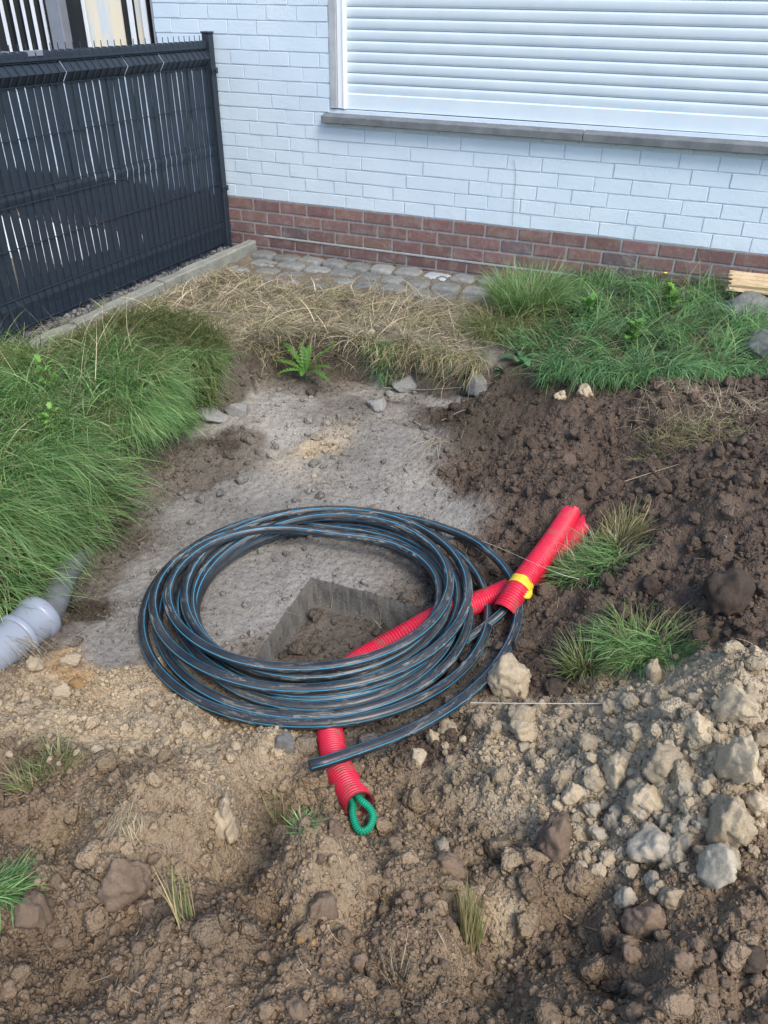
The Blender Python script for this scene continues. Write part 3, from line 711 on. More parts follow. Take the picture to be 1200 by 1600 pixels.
big = [
 ('clay','clay_lump',793,1067,66,56,'large smooth tan clay lump right behind the outer hose loop'),
 ('rock','stone',445,1162,42,30,'grey stone lying left of the red duct, just below the hose coil'),
 ('earth','soil_clod',1133,932,72,66,'biggest dark round clod sitting alone on the dark topsoil heap'),
 ('chalk','clay_lump',1018,1322,74,70,'big pale blocky lump low in the middle of the rubble heap'),
 ('chalk','clay_lump',1113,1358,62,66,'pale cracked lump lower right of the rubble heap, above dark soil'),
 ('clay','clay_lump',1143,1205,48,92,'tall upright brown-tan slab at the right of the rubble heap'),
 ('clay','clay_lump',1135,1292,66,88,'large brown clay block below the tall slab at the right'),
 ('chalk','clay_lump',973,1404,36,36,'small white lump lying by itself below the rubble heap'),
 ('clay','clay_lump',1150,1108,60,66,'pale craggy block at the top right of the rubble heap'),
 ('clay','clay_lump',1090,1142,48,42,'round pale lump near the top of the rubble heap'),
 ('clay','clay_lump',1030,1200,56,50,'wide pale lump in the upper middle of the rubble heap'),
 ('clay','clay_lump',1005,1255,58,46,'brownish pale block over a dark gap in the heap middle'),
 ('clay','clay_lump',955,1205,40,56,'upright pale lump on the left flank of the rubble heap'),
 ('chalk','clay_lump',1070,1230,36,32,'roundish yellowish lump right of centre in the rubble heap'),
 ('chalk','clay_lump',924,1266,32,28,'pale square lump left of centre in the rubble heap'),
 ('chalk','clay_lump',950,1286,22,34,'narrow upright pale lump beside the square one in the heap'),
 ('chalk','clay_lump',930,1308,34,36,'whitish angular lump at the lower left of the rubble heap'),
 ('chalk','clay_lump',907,1357,24,26,'bluish white small block at the foot of the rubble heap'),
 ('brown','soil_clod',862,1305,54,70,'tall reddish brown clod at the left foot of the rubble heap'),
 ('brown','soil_clod',1002,1440,62,60,'large brown clod below the rubble heap with a root beside it'),
 ('clay','clay_lump',812,1148,44,34,'flat tan lump right of the loose hose end'),
 ('clay','clay_lump',815,1120,50,34,'tan broken lump below the pale string'),
 ('clay','clay_lump',770,1140,24,26,'small greyish lump left of the flat tan one'),
 ('clay','clay_lump',700,1140,32,28,'greyish lump just outside the outer hose loop'),
 ('clay','clay_lump',676,1155,24,24,'small dark stone beside the outer hose loop, leftmost of the pair'),
 ('clay','clay_lump',652,1188,34,22,'low tan slab of clay near the loose hose end'),
 ('chalk','clay_lump',818,1170,22,18,'small whitish chip on the brown crumbly rise'),
 ('chalk','clay_lump',690,1328,30,20,'lone whitish stone on brown soil right of the green rope loop'),
 ('brown','soil_clod',52,1425,60,54,'dark brown clod beside the green tuft at the left edge'),
 ('brown','soil_clod',190,1370,74,84,'largest rounded brown clod on the left front spoil'),
 ('brown','soil_clod',700,1355,48,32,'rounded brown clod right of the front mound'),
 ('brown','soil_clod',503,1420,44,38,'brown clod on the right slope of the front mound'),
 ('brown','stone',465,1575,34,36,'flat brown grey stone near the bottom edge'),
 ('brown','soil_clod',985,1583,34,28,'small pale brown stone at the bottom edge right of centre'),
 ('earth','soil_clod',1172,1500,44,36,'dark clod near the right edge low in the picture'),
 ('earth','soil_clod',868,1075,34,24,'smooth dark clod behind the rubble, right of the large tan lump'),
 ('brown','soil_clod',985,1490,30,26,'brown clod just below the root on the front slope'),
 ('clay','clay_lump',1018,1056,26,40,'small upright tan lump beside the lower grass tuft'),
 ('rock','stone',328,648,58,34,'grey broken block embedded in the pit edge below the left grass'),
 ('rock','stone',370,640,40,26,'smaller grey block beside the broken one at the pit edge'),
 ('rock','stone',628,600,56,26,'grey flat stone at the foot of the back bank'),
 ('rock','stone',590,633,40,18,'low grey stone lying on the pit floor below the back bank'),
 ('rock','stone',745,600,40,44,'dark grey stone standing in the bank left of the bushy weed'),
 ('clay','clay_lump',912,612,28,22,'pale lump in the bank below the right-hand grass'),
 ('clay','clay_lump',875,618,22,18,'small pale lump in the bank, left of the other'),
 ('chalk','stone',578,521,22,9,'small pale flat stone lying on the dry straw'),
 ('clay','clay_lump',110,1035,34,18,'pale flat flake of clay beside the grey drain pipe'),
 ('clay','clay_lump',55,1040,30,22,'yellowish lump touching the grey drain pipe'),
 ('clay','clay_lump',95,1085,34,28,'pale lump in the yellowish clay left of the hose coil'),
 ('ochre','clay_lump',122,1066,34,12,'orange ochre patch of clay left of the hose coil'),
 ('ochre','clay_lump',470,1470,18,16,'orange crumb on the front soil, left of its pair'),
 ('ochre','clay_lump',488,1472,12,10,'smaller orange crumb on the front soil, right of its pair'),
 ('ochre','clay_lump',436,1447,12,11,'tiny orange crumb furthest back on the front soil'),
 ('chalk','clay_lump',490,745,10,8,'little white pebble on the pit floor behind the coil'),
 ('clay','clay_lump',345,1262,36,70,'pale crumbling clay face on the side of the left mound'),
 ('clay','clay_lump',357,1302,26,52,'lower pale clay face on the side of the left mound'),
]
for q, (kind, name, px, py, w, h, lab) in enumerate(big):
    emb = {'clay': .2, 'chalk': .22, 'earth': .3, 'brown': .38, 'rock': .36, 'ochre': .45}[kind]
    if 'face' in lab: emb = .45
    stone(kind, name, px, py, w, h, lab, 'stone' if name == 'stone' else 'clod' if name == 'soil_clod' else 'clay lump', None, q % 5, emb, rot=(q*1.7) % 6.28 if abs(w-h) < 14 else (q % 2)*pi)
SHORT = {0: 'big tan lump by the hose', 1: 'grey stone left of the red duct', 2: 'biggest round dark clod', 3: 'big blocky pale lump', 4: 'cracked pale lump', 5: 'tall upright slab', 6: 'big brown clay block', 7: 'lone white lump', 8: 'craggy pale block', 9: 'round pale lump', 10: 'wide pale lump', 11: 'brownish pale block', 12: 'upright pale lump', 14: 'square pale lump', 18: 'tall reddish clod', 19: 'large brown clod with the root', 20: 'flat tan lump', 27: 'lone whitish stone', 28: 'left edge clod', 29: 'largest left clod', 30: 'rounded clod on the right slope', 32: 'flat brown stone at the bottom', 34: 'dark clod near the right edge', 35: 'smooth dark clod', 46: 'pale clay flake', 50: 'orange crumbs'}
SHORT_PTS = [(big[i][2], big[i][3], n) for i, n in SHORT.items()]+[(565,1275,'green rope loop'),(490,1197,'open hose end'),(925,880,'uprooted tuft by the red ducts'),(1000,1010,'uprooted tuft above the rubble'),(900,795,'buried tips of the red ducts'),(290,1420,'thin stalks on the mound'),(736,1440,'pale grass wisp'),(620,1500,'dry stalks'),(85,1180,'grass sprig on the clay'),(438,1270,'pale sprig by the rope')]
def in_poly(x, y, P):
    P = np.array(P, float); return poly_sd(np.array([float(x)]), np.array([float(y)]), P)[0] > 0
LAND = []
def near_label(px, py, w, wr, noun, used):
    t = (w-wr[0])/(wr[1]-wr[0]); sz = 'tiny' if t < .12 else 'small' if t < .4 else 'middling' if t < .7 else 'larger'
    for a, b, nm in sorted(LAND, key=lambda q: (q[0]-px)**2+(q[1]-py)**2)[:16]:
        dx, dy = px-a, py-b
        s = ('just right of' if dx > 0 else 'just left of') if abs(dx) > 1.8*abs(dy) else ('right above' if dy < 0 else 'right below') if abs(dy) > 1.8*abs(dx) else ('up and ' if dy < 0 else 'down and ')+('right of' if dx > 0 else 'left of')
        l = f'{sz} {noun} {s} the {nm}'
        if l not in used: used.add(l); return l
    return l
USED = set(); LAND += SHORT_PTS
def many(kind, name, n, poly, wr, label, cat, group, seed, avoid=.0):
    r = np.random.default_rng(seed); P = np.array(poly, float); c = 0; placed = []
    while c < n:
        px, py = r.uniform(P[:, 0].min(), P[:, 0].max()), r.uniform(P[:, 1].min(), P[:, 1].max())
        if not in_poly(px, py, poly): continue
        w = wr[0]*(1-r.uniform()*(1-(wr[0]/wr[1])**1.6))**(-1/1.6)
        if any((px-a)**2+(py-b)**2 < (.42*(w+d))**2 for a, b, d in placed): 
            if r.uniform() < .9: continue
        placed.append((px, py, w)); c += 1
        o = stone(kind, name, px, py, w, w*r.uniform(.6, 1.0), near_label(px, py, w, wr, label, USED), cat, group, int(r.integers(0, 6)), r.uniform(.15, .4), rot=r.uniform(0, 6.28))
        o.rotation_euler = (r.uniform(-.6, .6), r.uniform(-.6, .6), r.uniform(0, 6.28))
RUB = [(880,1150),(960,1095),(1090,1075),(1195,1090),(1199,1250),(1180,1330),(1060,1400),(960,1390),(880,1320),(850,1230)]
many('clay', 'clay_lump', 130, RUB, (15, 52), 'tan heap lump', 'clay lump', 'tan clay lumps of the rubble heap', 1)
many('chalk', 'clay_lump', 64, [(900,1220),(1000,1200),(1080,1200),(1100,1290),(1010,1390),(930,1370),(890,1310)], (11, 34), 'whitish heap lump', 'clay lump', 'whitish lumps of the rubble heap', 2)
many('clay', 'clay_lump', 44, [(680,1120),(780,1100),(960,1100),(900,1160),(850,1190),(740,1200),(660,1190)], (9, 26), 'loose tan lump', 'clay lump', 'tan clay lumps beside the hose', 3)
many('brown', 'soil_clod', 60, [(380,1300),(640,1220),(830,1290),(860,1480),(1000,1599),(420,1599),(0,1599),(0,1330)], (12, 34), 'brown clod', 'clod', 'brown clods of the front spoil', 4)
many('earth', 'soil_clod', 46, [(1000,760),(1190,660),(1199,1070),(1080,1020),(960,960),(880,850)], (12, 32), 'dark clod', 'clod', 'dark clods of the topsoil heap', 5)
many('brown', 'soil_clod', 24, [(1100,1420),(1199,1330),(1199,1599),(1000,1560)], (14, 36), 'dull brown clod', 'clod', 'dark clods of the lower right corner', 6)
many('clay', 'clay_lump', 34, [(0,1090),(150,1040),(260,1080),(400,1150),(340,1190),(120,1200),(0,1180)], (9, 24), 'yellowish clay lump', 'clay lump', 'yellowish clay lumps left of the coil', 7)

# granite cobbles in rows at the foot of the wall
r = np.random.default_rng(33)
def cobble(cx, cy, lx, ly, ztop, label, mat_=None):
    V, Fc = ico(4); p = 5.0
    nrm = (np.abs(V)**p).sum(1)**(1/p); V = V/nrm[:, None]
    s = int(r.integers(0, 900)); V = V*(1+.06*n3(V, 1.3, s)+.03*n3(V, 4, s+3)+.012*n3(V, 9, s+5))[:, None]
    V = V*np.array([lx/2, ly/2, .05])
    o = link('cobblestone', mesh_np('cobblestone', V, Fc, mat_ or M_COBBLE), None, label, 'cobblestone', 'granite cobbles laid along the house wall')
    o.location = (cx, cy, ztop-.047); o.rotation_euler = (r.uniform(-.06, .06), r.uniform(-.05, .05), r.uniform(-.07, .07))
M_CB2 = stone_mat('granite_cobble_blue', (.30, .35, .38), (.42, .47, .50), 22, .006)
for row in range(4):
    cnum = 0; x = -.66+.07*(row % 2); y = -.092-row*.137
    while x < 2.35:
        lx = r.uniform(.15, .20)
        if row == 0 and abs(x+lx/2-.62) < .09:
            lx = .185; cobble(x+lx/2, y, lx-.012, .128, .034, 'pale bluish granite cobble in the row against the wall', M_CB2)
        elif x+lx > -.64:
            zt = float(rbf_eval(fit_hi, np.array([x]), np.array([y]))[0])*.9
            lab = ['weathered grey granite cobble in the row touching the house wall', 'grey granite cobble in the second row from the wall',
                   'grey granite cobble in the third row, littered with straw', 'grey granite cobble in the outermost row, mostly under grass'][row]
            ordn = ['first','second','third','fourth','fifth','sixth','seventh','eighth','ninth','tenth','eleventh','twelfth','thirteenth','fourteenth','fifteenth','sixteenth','seventeenth','eighteenth','nineteenth','twentieth','twenty-first'][cnum]; cnum += 1
            lab = ['weathered grey','grey','straw-littered grey','half buried grey'][row]+f' cobble, {ordn} from the edging in '+['the row touching the wall','the second row from the wall','the third row from the wall','the outermost row'][row]
            cobble(x+lx/2, y+r.uniform(-.006, .006), lx-.014, .126, zt+.026-.008*row+r.uniform(-.006, .006), lab)
        x += lx

# two boulders and the split log at the right edge
V, Fc = rock_shape(77, 5, 6, .05)
def boulder(px, py, z, s, label, k, rz):
    p = at(px, py, z); V, Fc = rock_shape(k, 5, 7, .05)
    o = link('boulder', mesh_np('boulder', V*np.array(s), Fc, M_ROCK), None, label, 'rock'); o.location = p; o.rotation_euler = (0, 0, rz)
boulder(1170, 492, .08, (.17, .14, .15), 'grey boulder carrying the split log against the house wall', 81, .35)
boulder(1196, 548, .07, (.15, .12, .09), 'dark flat-topped boulder half hidden in grass below the log', 84, .9)
def logm():
    m, N, L, b = mat('split_wood', rough=.85, spec=.25); g = G(N, L); c = g.coord()
    n = g.noise(g.scale(c, 3, 22, 22), 3, 5, .65); n2 = g.noise(c, 14, 3)
    col = g.mix(g.ramp(n, .3, .68), (.40, .29, .17), (.60, .47, .30)); col = g.mix(g.ramp(n2, .55, .8, 0, .5), col, (.42, .22, .10))
    L.new(col, b.inputs['Base Color']); L.new(g.bump(n, .008, 1), b.inputs['Normal']); return m
M_LOG = logm(); M_BARK = plain('log_bark', (.10, .07, .045), (.22, .15, .09), 40, .9, .006)
lg = at(1146, 446, .19); L0 = np.array([2.245, -.215, .235])
n = 28; sec = [(-.055, .0), (-.035, .034), (.0, .044), (.045, .036), (.058, .004), (.04, -.022), (.0, -.034), (-.036, -.026)]
sec = np.array(sec); V = []; m = 40
for a in range(n):
    t = a/(n-1)
    for c in range(m):
        u = c/m*len(sec); i0 = int(u) % len(sec); i1 = (i0+1) % len(sec); f_ = u-int(u); p = sec[i0]*(1-f_)+sec[i1]*f_
        j = .003*math.sin(c*2.3)+.0025*math.sin(c*5.1+1)+.003*float(noise(np.array([c*.9]), np.array([t*3.]), 2)[0])
        sc = 1+j*12
        endj = .012*math.sin(c*1.9)+.006*math.sin(c*4.1) if a in (0,) else 0
        V.append((t*.42+endj, p[0]*sc, p[1]*sc))
V.append((0.004, 0, .005)); V.append((.42, 0, .005)); Q_ = []; mi = []
for a in range(n-1):
    for c in range(m): Q_.append((a*m+c, a*m+(c+1) % m, (a+1)*m+(c+1) % m, (a+1)*m+c)); mi.append(1 if c/m*len(sec) > 4.6 else 0)
T_ = []
for c in range(m): T_.append((n*m, (c+1) % m, c)); T_.append((n*m+1, (n-1)*m+c, (n-1)*m+(c+1) % m))
me = mesh_np('firewood_log', np.array(V), [np.array(Q_), np.array(T_)], [M_LOG, M_BARK], mi+[0]*len(T_), smooth=False)
o = link('firewood_log', me, None, 'pale split firewood log resting on the grey boulder by the wall', 'log'); o.location = L0; o.rotation_euler = (.5, .02, .12)
# crumpled scrap of white plastic under the boulder
p = at(1136, 508, .06); V, Fc = ico(4); V = V*(1+.45*n3(V, 3, 5)+.2*n3(V, 8, 6))[:, None]*np.array([.022, .02, .028])
M_SCRAP, *_ = mat('white_plastic_scrap', (.62, .68, .72), .4)
o = link('plastic_scrap', mesh_np('plastic_scrap', V, Fc, M_SCRAP), None, 'crumpled scrap of white plastic at the foot of the log boulder', 'litter'); o.location = p

# ------------------------------------------------------------------ the hose coil
def hose_mat():
    m, N, L, b = mat('black_pipe_blue_stripe', rough=.38, spec=.5); g = G(N, L); c = g.coord()
    uv = g.sep(g.attr('run', 'Vector'))
    a = g.math('FRACT', g.math('MULTIPLY', uv[1], 4.)); st = g.math('LESS_THAN', g.math('ABSOLUTE', g.math('SUBTRACT', a, .5)), .05)
    col = g.mix(st, (.013, .016, .021), (.03, .27, .45))
    film = g.ramp(g.noise(c, 7, 4, .6), .35, .75, .0, .34)
    col = g.mix(film, col, (.12, .13, .13))
    cu_ = N.new('ShaderNodeCombineXYZ'); L.new(g.math('MULTIPLY', uv[0], 1.7), cu_.inputs[0]); L.new(g.math('MULTIPLY', uv[1], 1.1), cu_.inputs[1])
    blot = g.math('MULTIPLY', g.ramp(g.noise(cu_.outputs[0], 7, 9, .78, dist=1.1), .53, .64), g.ramp(g.noise(c, 4.5, 3), .42, .62))
    blot2 = g.ramp(g.noise(c, 110, 3, .6), .74, .78)
    d = g.math('MAXIMUM', blot, blot2)
    col = g.mix(g.math('MULTIPLY', d, .85), col, (.42, .40, .36)); L.new(col, b.inputs['Base Color'])
    L.new(g.ramp(d, 0, 1, .36, .95), b.inputs['Roughness'])
    L.new(g.bump(g.math('ADD', d, g.math('MULTIPLY', g.noise(c, 300, 3), .2)), .0015, .7), b.inputs['Normal'])
    return m
M_HOSE = hose_mat()
CC = np.array([1.19, -2.77])
FZ = -.254                                    # middle of a pipe lying on the pit floor
# every strand of the coil by where it passes left / front / right / back (photo pixel) and how high it lies in the pile
path = [(484,1197,FZ+.11),(560,1173,FZ+.10),(640,1142,FZ+.085),(715,1098,FZ+.075),(775,1040,FZ+.05),(808,970,FZ+.05),(800,905,FZ+.06),(755,855,FZ+.065),(690,824,FZ+.04),(610,805,FZ+.01)]
turns = [ # L, B, R, T, height
 (228, 1131, 754, 803, .004), (250, 1119, 724, 815, .018), (291, 1105, 706, 822, .034), (307, 1092, 693, 832, .012), (276, 1085, 715, 812, .052), (299, 1064, 698, 826, .046),
 (240, 1076, 731, 797, .080), (289, 1057, 687, 836, .074), (264, 1043, 702, 806, .108)]
path.append((520, 796, FZ+.01))
for k, (Lx, By, Rx, Ty, h) in enumerate(turns):
    z = FZ+h
    path += [(Lx, 945-4*(k % 2), z, 'L'), (497, By, max(z, FZ+.042), 'B'), (Rx, 915, z+.006, 'R')]
    path += [(530, Ty, z+.005, 'T')]
path += [(305, 945, FZ+.03, 'L'), (480, 1075, FZ+.03, 'B')]
# anchors -> (angle, radius, height) about the middle of the coil, then a smooth spiral
A_ = []; last = None
for q in path:
    p = at(*q[:3]); d = p[:2]-CC; th = math.atan2(d[1], d[0])
    if last is not None:
        while th < last-.2: th += 2*pi
    last = th; A_.append((th, math.hypot(*d), q[2]))
A_ = np.array(A_)
def hermite(x, xp, yp):
    m = np.gradient(yp, xp); i = np.clip(np.searchsorted(xp, x)-1, 0, len(xp)-2); h = xp[i+1]-xp[i]; t = (x-xp[i])/h
    return (1+2*t)*(1-t)**2*yp[i]+t*(1-t)**2*h*m[i]+t*t*(3-2*t)*yp[i+1]+t*t*(t-1)*h*m[i+1]
# use unit-circle-offset interpolation: the radius about CC is smooth in the angle
th = np.arange(A_[0, 0], A_[-1, 0], radians(3)); R_ = hermite(th, A_[:, 0], A_[:, 1]); Zh = hermite(th, A_[:, 0], A_[:, 2])
Pc = np.stack([CC[0]+R_*np.cos(th), CC[1]+R_*np.sin(th), Zh], -1)
coil = link('hose_coil', None, None, 'big loose coil of black water pipe with blue stripes lying in the dug pit', 'hose')
coil.location = (CC[0], CC[1], -.27)
def hose_mesh(P, rad=.0158):
    V, Q_, uv = tube(P, rad, 20); return V, Q_, uv
tw = np.linspace(0, 1, len(Pc))
V, Q_, uv = hose_mesh(Pc)
uv[:, 1] = uv[:, 1]+.10+.02*np.sin(uv[:, 0]*1.1)+.35
n0 = 21; n_ = len(V)//n0
inner = []                                     # open cut end with a wall thickness
c0 = Pc[0]; V0 = V[:n0]; Vi = c0+(V0-c0)*.78; Vd = Vi+(Pc[3]-Pc[0])*.5
Vall = np.vstack([V, Vi, Vd]); b0 = len(V)
Qe = [(i, b0+i, b0+i+1, i+1) for i in range(n0-1)]+[(b0+i, b0+n0+i, b0+n0+i+1, b0+i+1) for i in range(n0-1)]
M_CUT, *_ = mat('pipe_cut_end', (.10, .10, .10), .6); M_IN, *_ = mat('pipe_inside', (.004, .004, .005), .8)
Vall[:, :] -= np.array(coil.location)
uva = np.vstack([uv, np.zeros((2*n0, 2))])
link('pipe', mesh_np('pipe', Vall, np.vstack([Q_, np.array(Qe)]), [M_HOSE, M_CUT], [0]*len(Q_)+[1]*len(Qe), uv=uva), coil)

# ------------------------------------------------------------------ red corrugated ducts
def duct_mat():
    m, N, L, b = mat('red_corrugated_plastic', rough=.42, spec=.5); g = G(N, L); c = g.coord()
    d = g.math('MULTIPLY', g.ramp(g.noise(c, 24, 6, .75), .52, .66), .8)
    col = g.mix(g.ramp(g.noise(c, 5, 3), .35, .7), (.60, .012, .045), (.70, .022, .062))
    col = g.mix(d, col, (.20, .12, .09)); L.new(col, b.inputs['Base Color'])
    L.new(g.ramp(d, 0, .7, .4, .9), b.inputs['Roughness']); return m
M_DUCT = duct_mat(); M_DIN, *_ = mat('duct_inside', (.10, .01, .012), .7)
def duct_mesh(P, rad, pitch=.0098, depth=.0052, open_end=False, taper0=None):
    P = smooth_path(P, 24); L_ = np.concatenate([[0], np.cumsum(np.linalg.norm(np.diff(P, axis=0), axis=1))])
    s = np.arange(0, L_[-1], pitch/6); P2 = np.stack([np.interp(s, L_, P[:, k]) for k in range(3)], -1)
    ph = (s/pitch) % 1; rr = rad-depth*(sstep(.45, .6, ph)*(1-sstep(.85, 1., ph)))
    if taper0: rr = rr*(1-.5*np.exp(-(s/taper0)**2))
    V, Q_, uv = tube(P2, rr, 28); n0 = 29
    if open_end:
        e = V[-n0:]; c = P2[-1]; Vi = c+(e-c)*.86; Vd = Vi-(P2[-1]-P2[-40]); b0 = len(V); f0 = b0-n0
        Qe = np.array([(f0+i, f0+i+1, b0+i+1, b0+i) for i in range(n0-1)]+[(b0+i, b0+i+1, b0+n0+i+1, b0+n0+i) for i in range(n0-1)])
        V = np.vstack([V, Vi, Vd]); return V, np.vstack([Q_, Qe]), [0]*len(Q_)+[1]*len(Qe)
    return V, Q_, [0]*len(Q_)
def place(name, V, Q_, mats, mi, base, **kw):
    return link(name, mesh_np(name, V-np.array(base), Q_, mats, mi), loc=tuple(base) if kw.get('parent') is None else None, **kw)
# duct that runs under the coil and carries the green rope
DB = [at(952,776,-.22), at(938,792,-.168), at(905,832,-.155), at(862,872,-.185), at(838,898,-.215), at(785,925,-.235), at(733,946,-.237), at(680,966,-.235), at(640,988,-.245), at(590,1016,-.27), at(545,1046,-.275), at(518,1095,-.266), at(515,1140,-.258), at(525,1190,-.228), at(543,1228,-.20), at(562,1259,-.175)]
V, Q_, mi = duct_mesh(DB, .037, open_end=True); d2 = empty('cable_duct', tuple(DB[6]), 'longer red corrugated duct passing under the hose coil to the front spoil', 'duct', 'red corrugated ducts')
link('tube', mesh_np('tube', V-DB[6], Q_, [M_DUCT, M_DIN], mi), d2)
DA = [at(916,762,-.18), at(903,782,-.152), at(880,821,-.138), at(855,858,-.13), at(826,896,-.155), at(806,925,-.175), at(787,956,-.205)]
V, Q_, mi = duct_mesh(DA, .0385, open_end=True); d1 = empty('cable_duct', tuple(DA[3]), 'shorter red corrugated duct with yellow tape round its open end', 'duct', 'red corrugated ducts')
link('tube', mesh_np('tube', V-DA[3], Q_, [M_DUCT, M_DIN], mi), d1)
M_TAPE, *_ = mat('yellow_tape', (.74, .52, .03), .5)
tp = smooth_path([at(816,910,-.1655), at(809,921,-.172)], 20)
V, Q_, uv = tube(tp, .0402+.0005*np.sin(np.arange(len(tp))*.9), 32)
V += (.0016*n3(V, 28, 3))[:, None]*(V-tp.mean(0))/.04
link('tape', mesh_np('tape', V-DA[3], Q_, M_TAPE, smooth=True), d1)
flp = MB(); c0 = at(816, 924, -.135); 
V, Fc = ico(3); V = V*(1+.2*n3(V, 2.5, 8))[:, None]*np.array([.021, .028, .012])
Vt = V+at(822, 926, -.172)-DA[3]; link('tape_end', mesh_np('tape_end', Vt, Fc, M_TAPE), d1)
# pipe that comes out of the short duct and slips under the coil
PP = smooth_path([at(806,925,-.175), at(790,950,-.205), at(772,968,-.225), at(740,992,-.25), at(700,1018,-.262), at(650,1045,-.27), at(600,1070,-.275)], 14)
V, Q_, uv = hose_mesh(PP, .0155); uv[:, 1] += .3
link('water_pipe', mesh_np('water_pipe', V-PP[30], Q_, M_HOSE, uv=uv), None, 'straight black pipe with blue stripe coming out of the taped red duct', 'pipe', loc=tuple(PP[30]))
# green pulling rope looped out of the front duct
def rope_mat():
    m, N, L, b = mat('green_rope', rough=.7, spec=.3); g = G(N, L); uv = g.sep(g.attr('run', 'Vector'))
    w = g.math('ADD', g.math('MULTIPLY', uv[0], 190.), g.math('MULTIPLY', uv[1], 2.)); a = g.math('ABSOLUTE', g.math('SUBTRACT', g.math('FRACT', w), .5))
    w2 = g.math('SUBTRACT', g.math('MULTIPLY', uv[0], 190.), g.math('MULTIPLY', uv[1], 2.)); a2 = g.math('ABSOLUTE', g.math('SUBTRACT', g.math('FRACT', w2), .5))
    h = g.math('MULTIPLY', a, a2); c = g.coord()
    col = g.mix(g.ramp(h, .02, .15), (.0, .18, .10), (.02, .46, .25)); col = g.mix(g.ramp(g.noise(c, 60, 4, .7), .58, .72, 0, .75), col, (.10, .08, .05))
    L.new(col, b.inputs['Base Color']); L.new(g.bump(h, .004, .8), b.inputs['Normal']); return m
M_ROPE = rope_mat()
RP = smooth_path([at(536,1225,-.195), at(550,1254,-.185), at(551,1272,-.18), at(557,1292,-.18), at(566,1299,-.18), at(577,1293,-.178), at(583,1277,-.172), at(577,1262,-.168), at(562,1248,-.165), at(545,1222,-.185)], 12)
V, Q_, uv = tube(RP, .0088, 14)
link('pulling_rope', mesh_np('pulling_rope', V-RP[50], Q_, M_ROPE, uv=uv), None, 'green rope loop sticking out of the red duct end', 'rope', loc=tuple(RP[50]))
# pale string drawn across the dig and the thin wire at the back
M_STR, *_ = mat('pale_string', (.62, .60, .52), .8)
def line(name, P, rad, label, cat, mt, sag=0):
    P = np.array(P); t = np.linspace(0, 1, 30)[:, None]
    Q3 = smooth_path(P, 12) if len(P) > 2 else P[0]*(1-t)+P[1]*t+np.array([0, 0, -sag])*(4*t*(1-t))
    V, Q_, uv = tube(Q3, rad, 6); link(name, mesh_np(name, V-Q3[0], Q_, mt), None, label, cat, loc=tuple(Q3[0]))
line('string', [at(735,1098,-.185), at(1060,1099,.03)], .0012, 'taut pale string running from the outer hose loop to the rubble heap', 'string', M_STR, .002)
line('string', [at(735,838,-.20), at(785,858,-.16), at(865,893,-.06), at(905,905,-.1)], .0008, 'thin pale thread lying over the red ducts', 'string', M_STR)

# ------------------------------------------------------------------ grey drain pipe
def pvc():
    m, N, L, b = mat('grey_pvc', rough=.33, spec=.5); g = G(N, L); c = g.coord()
    d = g.ramp(g.noise(c, 9, 5, .65), .5, .8, 0, .4); col = g.mix(d, (.25, .285, .345), (.20, .20, .20))
    L.new(col, b.inputs['Base Color']); L.new(g.ramp(d, 0, .4, .3, .7), b.inputs['Roughness']); return m
M_PVC = pvc()
def lathe_along(P, prof):
    """prof: (distance along, radius)"""
    P = np.asarray(P, float); L_ = np.concatenate([[0], np.cumsum(np.linalg.norm(np.diff(P, axis=0), axis=1))])
    s = np.array([q[0] for q in prof]); P2 = np.stack([np.interp(s, L_, P[:, k]) for k in range(3)], -1)
    P2 += 1e-6*np.arange(len(s))[:, None]*np.array([P[-1]-P[0]])
    V, Q_, uv = tube(P2, [q[1] for q in prof], 44); return V, Q_
e1 = np.array([.465, -3.262, -.205]); e0 = np.array([.500, -4.2, -.17]); dirv = (e1-e0)/np.linalg.norm(e1-e0)
drain = empty('drain_pipe', tuple(e1), 'grey plastic drain pipe with a socket, entering at the left edge', 'pipe')
Ax = np.array([e0, e1]); Ln = np.linalg.norm(e1-e0)
jn = Ln-.125
V, Q_ = lathe_along(Ax, [(0, .0625), (jn, .0625)]); link('pipe', mesh_np('pipe', V-e1, Q_, M_PVC), drain)
pr = [(jn-.004, .0630), (jn-.003, .0695), (jn, .0715), (jn+.008, .0725), (jn+.014, .0715), (jn+.018, .067), (jn+.022, .0655), (jn+.070, .0665), (jn+.076, .0675), (jn+.080, .0725), (jn+.086, .0745), (jn+.10, .075), (jn+.110, .0735), (jn+.114, .071), (jn+.116, .066), (jn+.117, .058)]
V, Q_ = lathe_along(Ax, pr); link('socket', mesh_np('socket', V-e1, Q_, M_PVC, sharp=38), drain)
e2 = at(104, 893, -.245); e3 = at(130, 866, -.30)
V, Q_, uv = tube(smooth_path([e1-dirv*.04, e1+dirv*.03+np.array([-.002, 0, -.006]), e2, e3], 10), .043, 36)
M_SHADEP = plain('shaded_pvc', (.10, .10, .105), (.19, .20, .22), 9, .6, .001)  # darker grey paints in the shade over the branch pipe
link('branch_pipe', mesh_np('branch_pipe', V-e1, Q_, M_SHADEP), drain)

